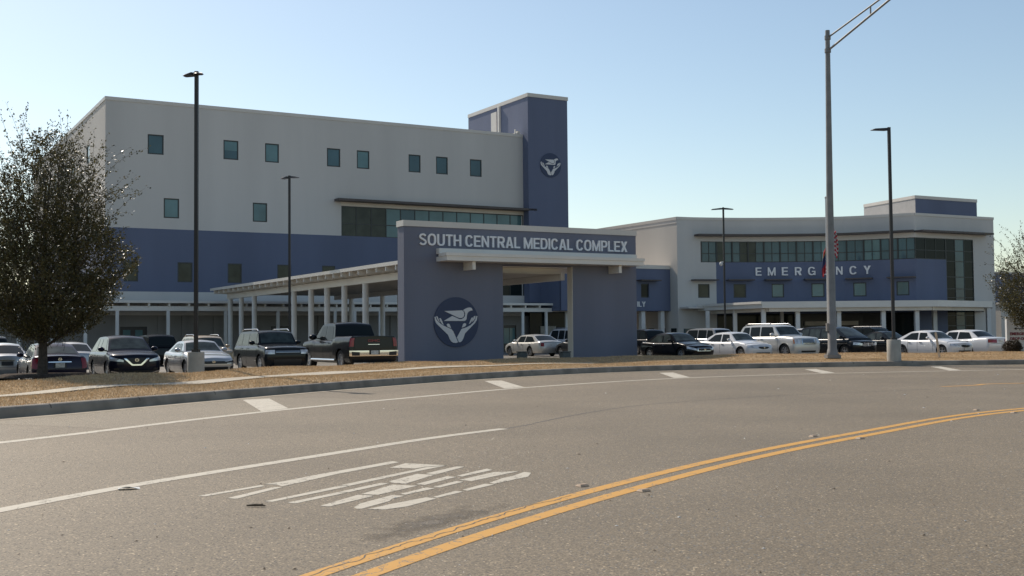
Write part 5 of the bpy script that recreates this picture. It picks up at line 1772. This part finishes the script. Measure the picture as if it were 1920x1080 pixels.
# flag poles with hanging flags
def flag_pole(px, d, topy, label):
    q = at_d(px, d)
    t = thing('flagpole', label, 'flagpole', (q.x, q.y, ZL))
    h = z_at(px, topy, d) - ZL
    MB().tube([(0, 0, 0), (0, 0, h)], [.09, .05], 10).build('pole', M['cream_sign'], t, smooth=50)
    MB().grid(lambda u, v: Vector((.1 * math.sin(u * math.pi) * math.cos(v * 6.283), .1 * math.sin(u * math.pi) * math.sin(v * 6.283), h + .08 + .1 * math.cos(u * math.pi))), 6, 10).build('finial', M['cream_sign'], t, smooth=60)
    return q, t


def flag_mat(name, kind):
    m, nt, b = pbsdf(name)
    N, L = nt.nodes, nt.links
    a = N.new('ShaderNodeAttribute'); a.attribute_name = 'cloth'
    sp = N.new('ShaderNodeSeparateXYZ'); L.new(a.outputs['Vector'], sp.inputs[0])
    if kind == 'stripes':
        mu = N.new('ShaderNodeMath'); mu.operation = 'MULTIPLY'; mu.inputs[1].default_value = 6.5; L.new(sp.outputs['Y'], mu.inputs[0])
        fr = N.new('ShaderNodeMath'); fr.operation = 'FRACT'; L.new(mu.outputs[0], fr.inputs[0])
        gt = N.new('ShaderNodeMath'); gt.operation = 'GREATER_THAN'; gt.inputs[1].default_value = .5; L.new(fr.outputs[0], gt.inputs[0])
        mx = N.new('ShaderNodeMix'); mx.data_type = 'RGBA'; mx.inputs['A'].default_value = (.50, .03, .05, 1); mx.inputs['B'].default_value = (.6, .58, .56, 1)
        L.new(gt.outputs[0], mx.inputs['Factor'])
        c1 = N.new('ShaderNodeMath'); c1.operation = 'LESS_THAN'; c1.inputs[1].default_value = .4; L.new(sp.outputs['X'], c1.inputs[0])
        c2 = N.new('ShaderNodeMath'); c2.operation = 'GREATER_THAN'; c2.inputs[1].default_value = .46; L.new(sp.outputs['Y'], c2.inputs[0])
        c3 = N.new('ShaderNodeMath'); c3.operation = 'MULTIPLY'; L.new(c1.outputs[0], c3.inputs[0]); L.new(c2.outputs[0], c3.inputs[1])
        m2 = N.new('ShaderNodeMix'); m2.data_type = 'RGBA'; m2.inputs['B'].default_value = (.03, .04, .12, 1)
        L.new(mx.outputs['Result'], m2.inputs['A']); L.new(c3.outputs[0], m2.inputs['Factor'])
        L.new(m2.outputs['Result'], b.inputs['Base Color'])
    else:
        r = N.new('ShaderNodeValToRGB'); r.color_ramp.interpolation = 'CONSTANT'
        els = r.color_ramp.elements
        els[0].position = 0; els[0].color = (.45, .03, .04, 1); els[1].position = .36; els[1].color = (.05, .06, .16, 1)
        e3 = els.new(.75); e3.color = (.45, .30, .10, 1); e4 = els.new(.82); e4.color = (.45, .04, .04, 1)
        L.new(sp.outputs['Y'], r.inputs[0]); L.new(r.outputs[0], b.inputs['Base Color'])
    b.inputs['Roughness'].default_value = .8
    return m


def flag(q, z1, z0, side, wd, mt, label):
    """cloth hanging in folds beside its pole"""
    t = thing('flag', label, 'flag', (q.x, q.y, z0))
    nu, nv = 26, 20
    vs, uv = [], []
    for i in range(nu + 1):
        for j in range(nv + 1):
            u, v = i / nu, j / nv
            dr = .55 + .45 * (1 - v)
            x = side * (.09 + u * wd * dr * (.55 + .45 * math.sin(v * 2.2 + .3)))
            y = .11 * math.sin(u * 15 + v * 2.5) * (.25 + u)
            z = (z1 - z0) * (v - .30 * u * (1 - .3 * v) + .04 * math.sin(u * 14))
            vs.append((x, y, z)); uv.append((u, v, 0))
    fs = [(i * (nv + 1) + j, (i + 1) * (nv + 1) + j, (i + 1) * (nv + 1) + j + 1, i * (nv + 1) + j + 1) for i in range(nu) for j in range(nv)]
    o = MB().add(vs, fs).build('cloth', mt, t, smooth=80)
    at = o.data.attributes.new('cloth', 'FLOAT_VECTOR', 'POINT')
    for k, c_ in enumerate(uv): at.data[k].vector = c_
    sm = o.modifiers.new('thickness', 'SOLIDIFY'); sm.thickness = .012
    return t


qa, _ = flag_pole(1553.2, 96, 372, 'pale flagpole just left of the tall street light')
qb, _ = flag_pole(1561.5, 94, 372, 'pale flagpole hidden behind the tall street light')
flag(qb, z_at(1560, 425, 94), z_at(1560, 472, 94), 1, .62, flag_mat('red and white stripes', 'stripes'), 'red and white striped flag hanging right of the street light')
flag(qa, z_at(1548, 465, 96), z_at(1548, 508, 96), -1, .40, flag_mat('state flag colours', 'state'), 'red and blue flag hanging left of the street light')

# wooden stake
q = at_d(1758, 57.5)
st = MB(); st.tube([(.06, 0, -.2), (-.02, 0, .6), (-.10, 0, 1.12)], [.062, .06, .058], 6)
o = st.build('wooden_stake', M['stake']); o.location = (q.x, q.y, .46); tag(o, 'pale leaning wooden stake in the verge before the white saloon', 'stake')

# two low grey boxes in the portal opening
for px, d, lab in ((978.5, 62.5, 'low grey box with rounded top standing in the portal opening, left one'), (1059, 61.0, 'low grey box beside the right pier in the portal opening')):
    q = at_d(px, d)
    t = thing('utility_box', lab, 'utility box', (q.x, q.y, ZL), ANG, 'grey boxes in the portal opening')
    MB().box((-.24, -.2, 0), (.24, .2, .50)).build('box_body', M['box'], t, bevel=.05)
    MB().box((-.26, -.22, .503), (.26, .22, .56)).build('lid', M['box'], t, bevel=.02)

# direction sign and shrub at right
q = at_d(1888, 66)
sg_ = thing('direction_sign', 'white monument sign with arrow reading EMERGENCY DROP-OFF by the right tree', 'sign', (q.x, q.y, .3))
MB().box((0, 0, 0), (2.2, .25, 2.15)).build('sign_panel', M['cream_sign'], sg_, bevel=.02)
MB().box((-.08, -.05, -.1), (2.28, .30, .2)).build('plinth', M['concrete'], sg_)
FSg = Facade([Vector((q.x, q.y, 0)), Vector((q.x + 2.2, q.y, 0))])


def sgl(body, s0, s1, z0, z1):
    vs, fs = text_mesh(body, .03)
    MB().add([(s0 + x * (s1 - s0), -.002 - .02 * t_, z0 + y * (z1 - z0)) for x, y, t_ in vs], fs).build('lettering', M['maroon'], sg_)


sgl('EMERGENCY', .18, 1.45, 1.08, 1.25); sgl('DROP-OFF', .18, 1.15, .80, .97)
mb = MB(); mb.box((.55, -.022, 1.44), (1.0, -.002, 1.48)); mb.prism([(.55, -.002, 1.38), (.40, -.002, 1.46), (.55, -.002, 1.54)], [(.55, -.022, 1.38), (.40, -.022, 1.46), (.55, -.022, 1.54)])
mb.build('arrow', M['black'], sg_, fix=True)


# ================================================================== TREES
def leaves(name, P, D, size, mt, parent, seed=1):
    """small pointed leaf faces at points P, twig directions D"""
    r = np.random.default_rng(seed)
    n = len(P)
    a = D + r.normal(0, .75, (n, 3)); a /= np.linalg.norm(a, axis=1)[:, None]
    b = np.cross(a, r.normal(0, 1, (n, 3))); b /= np.linalg.norm(b, axis=1)[:, None] + 1e-9
    l = size * (.6 + .8 * r.random(n))[:, None]; w_ = l * .27
    vs = np.empty((n, 4, 3), np.float32)
    vs[:, 0] = P; vs[:, 1] = P + a * l * .5 + b * w_; vs[:, 2] = P + a * l; vs[:, 3] = P + a * l * .5 - b * w_
    me = bpy.data.meshes.new(name)
    me.from_pydata(vs.reshape(-1, 3), [], np.arange(4 * n).reshape(-1, 4))
    me.materials.append(mt)
    return link(bpy.data.objects.new(name, me), parent)


def tree(px, d, base_z, label, env, trunk_r, fork, nclump, per, leaf, whips, seed, lean=(0, 0), low_branch=False):
    r = random.Random(seed); nr = np.random.default_rng(seed)
    q = at_d(px, d)
    t = thing('oak_tree', label, 'tree', (q.x, q.y, base_z), 0, 'small leaved trees by the road')
    top = env[-1][0]
    rad = lambda z: lerp_tab(env, z)
    mb = MB()
    mb.tube([(0, 0, -.2), (0, 0, .05), (.01, 0, .5), (lean[0] * .3, 0, fork), (lean[0] * .6, lean[1], (fork + top) * .45), (lean[0], lean[1], top * .8)],
            [trunk_r * 1.7, trunk_r * 1.25, trunk_r, trunk_r * .85, trunk_r * .45, .02], 10)
    limbs = []
    for k in range(16):
        a = k * 2.4 + r.random(); z0 = fork + (top * .55 - fork) * (k / 16) ** 1.1
        z1 = z0 + 1.2 + r.random() * 1.4; rr = rad(min(z1, top * .9)) * (.6 + .3 * r.random())
        p0 = Vector((lean[0] * .4, 0, z0)); p2 = Vector((rr * math.cos(a), rr * math.sin(a), z1))
        p1 = p0.lerp(p2, .5) + Vector((0, 0, -.15 + .2 * r.random()))
        mb.tube([p0, p1, p2], [trunk_r * .42 * (1 - k / 26), trunk_r * .25, .015], 6)
        limbs.append((p0, p1, p2))
    if low_branch:
        mb.tube([(0, 0, fork * .62), (.7, .1, fork * .95), (1.5, .15, fork * 1.35)], [.05, .045, .03], 6)
    P, D = [], []
    tw = MB()
    for k in range(nclump):
        # clump centres fill the crown, more of them near its surface
        while True:
            z = env[0][0] + (top - env[0][0]) * r.random()
            dens = lerp_tab([(env[0][0], .75), (top * .35, 1), (top * .58, .75), (top * .76, .20), (top, .05)], z)
            if r.random() < dens: break
        a = r.random() * 6.283
        lump = 1 + .13 * math.sin(a * 3 + z * 2.1 + seed) + .09 * math.sin(a * 5 - z * 3.3)
        f = r.random() ** .42
        rr = rad(z) * lump * f
        c_ = Vector((lean[0] * z / top + rr * math.cos(a), lean[1] * z / top + rr * math.sin(a), z))
        out = Vector((math.cos(a) * f, math.sin(a) * f, .35 + .9 * r.random())).normalized()
        out = (out + Vector((r.gauss(0, .35), r.gauss(0, .35), r.gauss(0, .3)))).normalized()
        ln = .35 + .5 * r.random()
        if k % 3 == 0: tw.tube([c_ - out * ln * .9, c_ + out * ln * .5], [.008, .003], 3, cap=False)
        m = int(per * (.6 + .8 * r.random()))
        s = nr.random(m)[:, None]
        P.append(np.array(c_) + np.array(out) * (s - .5) * ln + nr.normal(0, .075, (m, 3)) * (1 - .5 * s)); D.append(np.tile(np.array(out), (m, 1)))
    for k in range(whips):
        a = r.random() * 6.283; z0 = top * (.48 + .36 * r.random()); rr = rad(z0) * (.3 + .7 * r.random())
        p = Vector((lean[0] + rr * math.cos(a), lean[1] + rr * math.sin(a), z0)); dv = Vector((math.cos(a) * .24, math.sin(a) * .24, 1)).normalized()
        pts = [p]
        bend = Vector((r.gauss(0, .09), r.gauss(0, .09), -.02 - .05 * r.random()))
        for s in range(9):
            dv = (dv + bend).normalized(); p = p + dv * (.20 + .13 * r.random()); pts.append(p)
        tw.tube(pts, [.011 - .001 * i for i in range(10)], 3, cap=False)
        for i, p in enumerate(pts):
            m = max(3, int(11 * (1 - i / 16)))
            P.append(np.array(p) + nr.normal(0, .05, (m, 3))); D.append(np.tile(np.array(dv), (m, 1)))
    mb.build('trunk', M['bark'], t, smooth=60)
    tw.build('twigs', M['bark'], t)
    P = np.concatenate(P); D = np.concatenate(D)
    leaves('crown', P, D, leaf, M['leaf'], t, seed)
    return t


tree(80, 38.3, .40, 'dense dark leaved tree over the plum saloon at the left', [(1.35, .9), (1.8, 1.75), (2.5, 2.35), (3.6, 2.55), (4.6, 2.35), (5.6, 2.0), (6.5, 1.6), (7.4, 1.0), (8.2, .4)], .15, 1.5, 3900, 21, .08, 120, 5, lean=(.05, 0), low_branch=True)
tree(1945, 63, .35, 'small dark leaved tree cut by the right edge', [(1.4, .5), (2.0, 1.5), (2.9, 2.1), (4.0, 2.25), (5.0, 1.75), (5.8, 1.0), (6.6, .3)], .11, 1.3, 1600, 20, .085, 30, 9)

# mulch ring under the left tree
q = at_d(80, 38.3)
mb = MB(); vs = [(q.x, q.y, .50)]; n = 36
for ring_, (rr, zz) in enumerate(((.7, .50), (1.3, .485), (1.65, .40))):
    for k in range(n):
        a = 6.283 * k / n; s = rr * (1 + .08 * math.sin(3 * a) + .05 * math.sin(7 * a))
        vs.append((q.x + s * math.cos(a), q.y + s * math.sin(a), zz))
fs = [(0, 1 + k, 1 + (k + 1) % n) for k in range(n)]
for j in range(2): fs += [(1 + j * n + k, 1 + (j + 1) * n + k, 1 + (j + 1) * n + (k + 1) % n, 1 + j * n + (k + 1) % n) for k in range(n)]
tag(MB().add(vs, fs).build('mulch_bed', M['mulch'], smooth=60, fix=True), 'dark mulch ring round the left tree trunk', kind='structure')

# shrub by the sign
q = at_d(1898, 63.5)
t = thing('shrub', 'low rounded dark shrub in front of the direction sign', 'shrub', (q.x, q.y, .42))
nr = np.random.default_rng(4)
P = nr.normal(0, 1, (5200, 3)); P /= np.linalg.norm(P, axis=1)[:, None]
P *= (nr.random(5200) ** .4)[:, None] * np.array([.52, .45, .42]); P *= (1 + .15 * np.sin(P[:, :1] * 9) * np.cos(P[:, 1:2] * 8)); P[:, 2] = P[:, 2] * .9 + .32
P = P[P[:, 2] > 0]
leaves('foliage', P, P - np.array([0, 0, .2]), .07, M['leaf_shrub'], t, 4)
mb = MB()
for k in range(5): mb.tube([(0, 0, -.05), (.3 * math.cos(k * 1.3), .3 * math.sin(k * 1.3), .45)], [.02, .008], 5)
mb.build('stem', M['bark'], t)

# ================================================================== THINGS LYING ON THE ROAD
M['marker'] = mat('raised pavement marker', (0.42, 0.30, 0.20), 0.6, var=.3, scale=20)
for px, py, lab in ((1092, 912, 'worn raised marker at the far edge of the yellow lines, nearest of its side'), (1207, 921.5, 'worn raised marker at the near edge of the yellow lines, nearest of its side'),
                    (1525, 819, 'worn raised marker at the far edge of the yellow lines, second one'), (1613, 823, 'worn raised marker at the near edge of the yellow lines, second one'),
                    (1831, 769.5, 'worn raised marker at the far edge of the yellow lines, third one'), (1901, 774.5, 'worn raised marker at the near edge of the yellow lines, third one')):
    p = at_z(px, py)
    mb = MB()
    lo = [(-.06, -.05, 0), (.06, -.05, 0), (.06, .05, 0), (-.06, .05, 0)]; hi = [(-.045, -.025, .022), (.045, -.025, .022), (.045, .025, .022), (-.045, .025, .022)]
    mb.prism(lo, hi)
    o = mb.build('road_marker', M['marker']); o.location = (p.x, p.y, .004); o.rotation_euler = (0, 0, R_(35))
    tag(o, lab, 'road marker', 'raised markers along the yellow lines')
M['paper'] = mat('crumpled paper', (0.62, 0.62, 0.60), 0.7, var=.2, scale=30)
M['twig'] = mat('dry twig', (0.12, 0.09, 0.06), 0.9)
p = at_z(242, 917.5)
mb = MB().slab(lambda u, v, n: Vector((-.11 + .22 * u, -.045 + .09 * v, .012 + .02 * math.sin(u * 4) * (1 - v) + n)), 6, 3, .005)
o = mb.build('paper_scrap', M['paper']); o.location = (p.x, p.y, .004); o.rotation_euler = (0, 0, .4); tag(o, 'small white paper scrap beside the white lane line', 'litter')
p = at_z(480, 951)
mb = MB(); mb.tube([(-.09, 0, .012), (0, .01, .016), (.09, -.01, .012)], [.008, .014, .007], 6); mb.tube([(-.02, .0, .016), (.06, .03, .022)], [.007, .005], 5)
o = mb.build('twig', M['twig']); o.location = (p.x, p.y, .004); tag(o, 'short dark twig beside the painted lettering on the road', 'twig')
nr = np.random.default_rng(11)
mb = MB(); mw = MB()
for k in range(170):
    px, py = nr.uniform(0, 1920), 700 + 380 * nr.random() ** 1.6
    if py < 790 - px * .06: continue
    p = at_z(px, py)
    s = (.006 + .010 * nr.random()) * min(1.6, .55 + p.y / 28); a = nr.random() * 6.28
    m_ = mw if nr.random() < .42 else mb
    c_, s_ = math.cos(a), math.sin(a)
    W_ = lambda x, y, z: (p.x + x * c_ - y * s_, p.y + x * s_ + y * c_, z + .004)
    m_.add([W_(-s * 1.6, 0, 0), W_(0, -s * .6, .002), W_(s * 1.7, 0, 0), W_(.2 * s, s * .7, .001), W_(0, 0, s * .7)], [(0, 1, 4), (1, 2, 4), (2, 3, 4), (3, 0, 4), (3, 2, 1, 0)])
tag(mb.build('leaf_litter', M['twig']), 'scattered dark leaf bits on the asphalt', 'debris', kind='stuff')
tag(mw.build('grit', M['paper']), 'scattered pale grit on the asphalt', 'debris', kind='stuff')
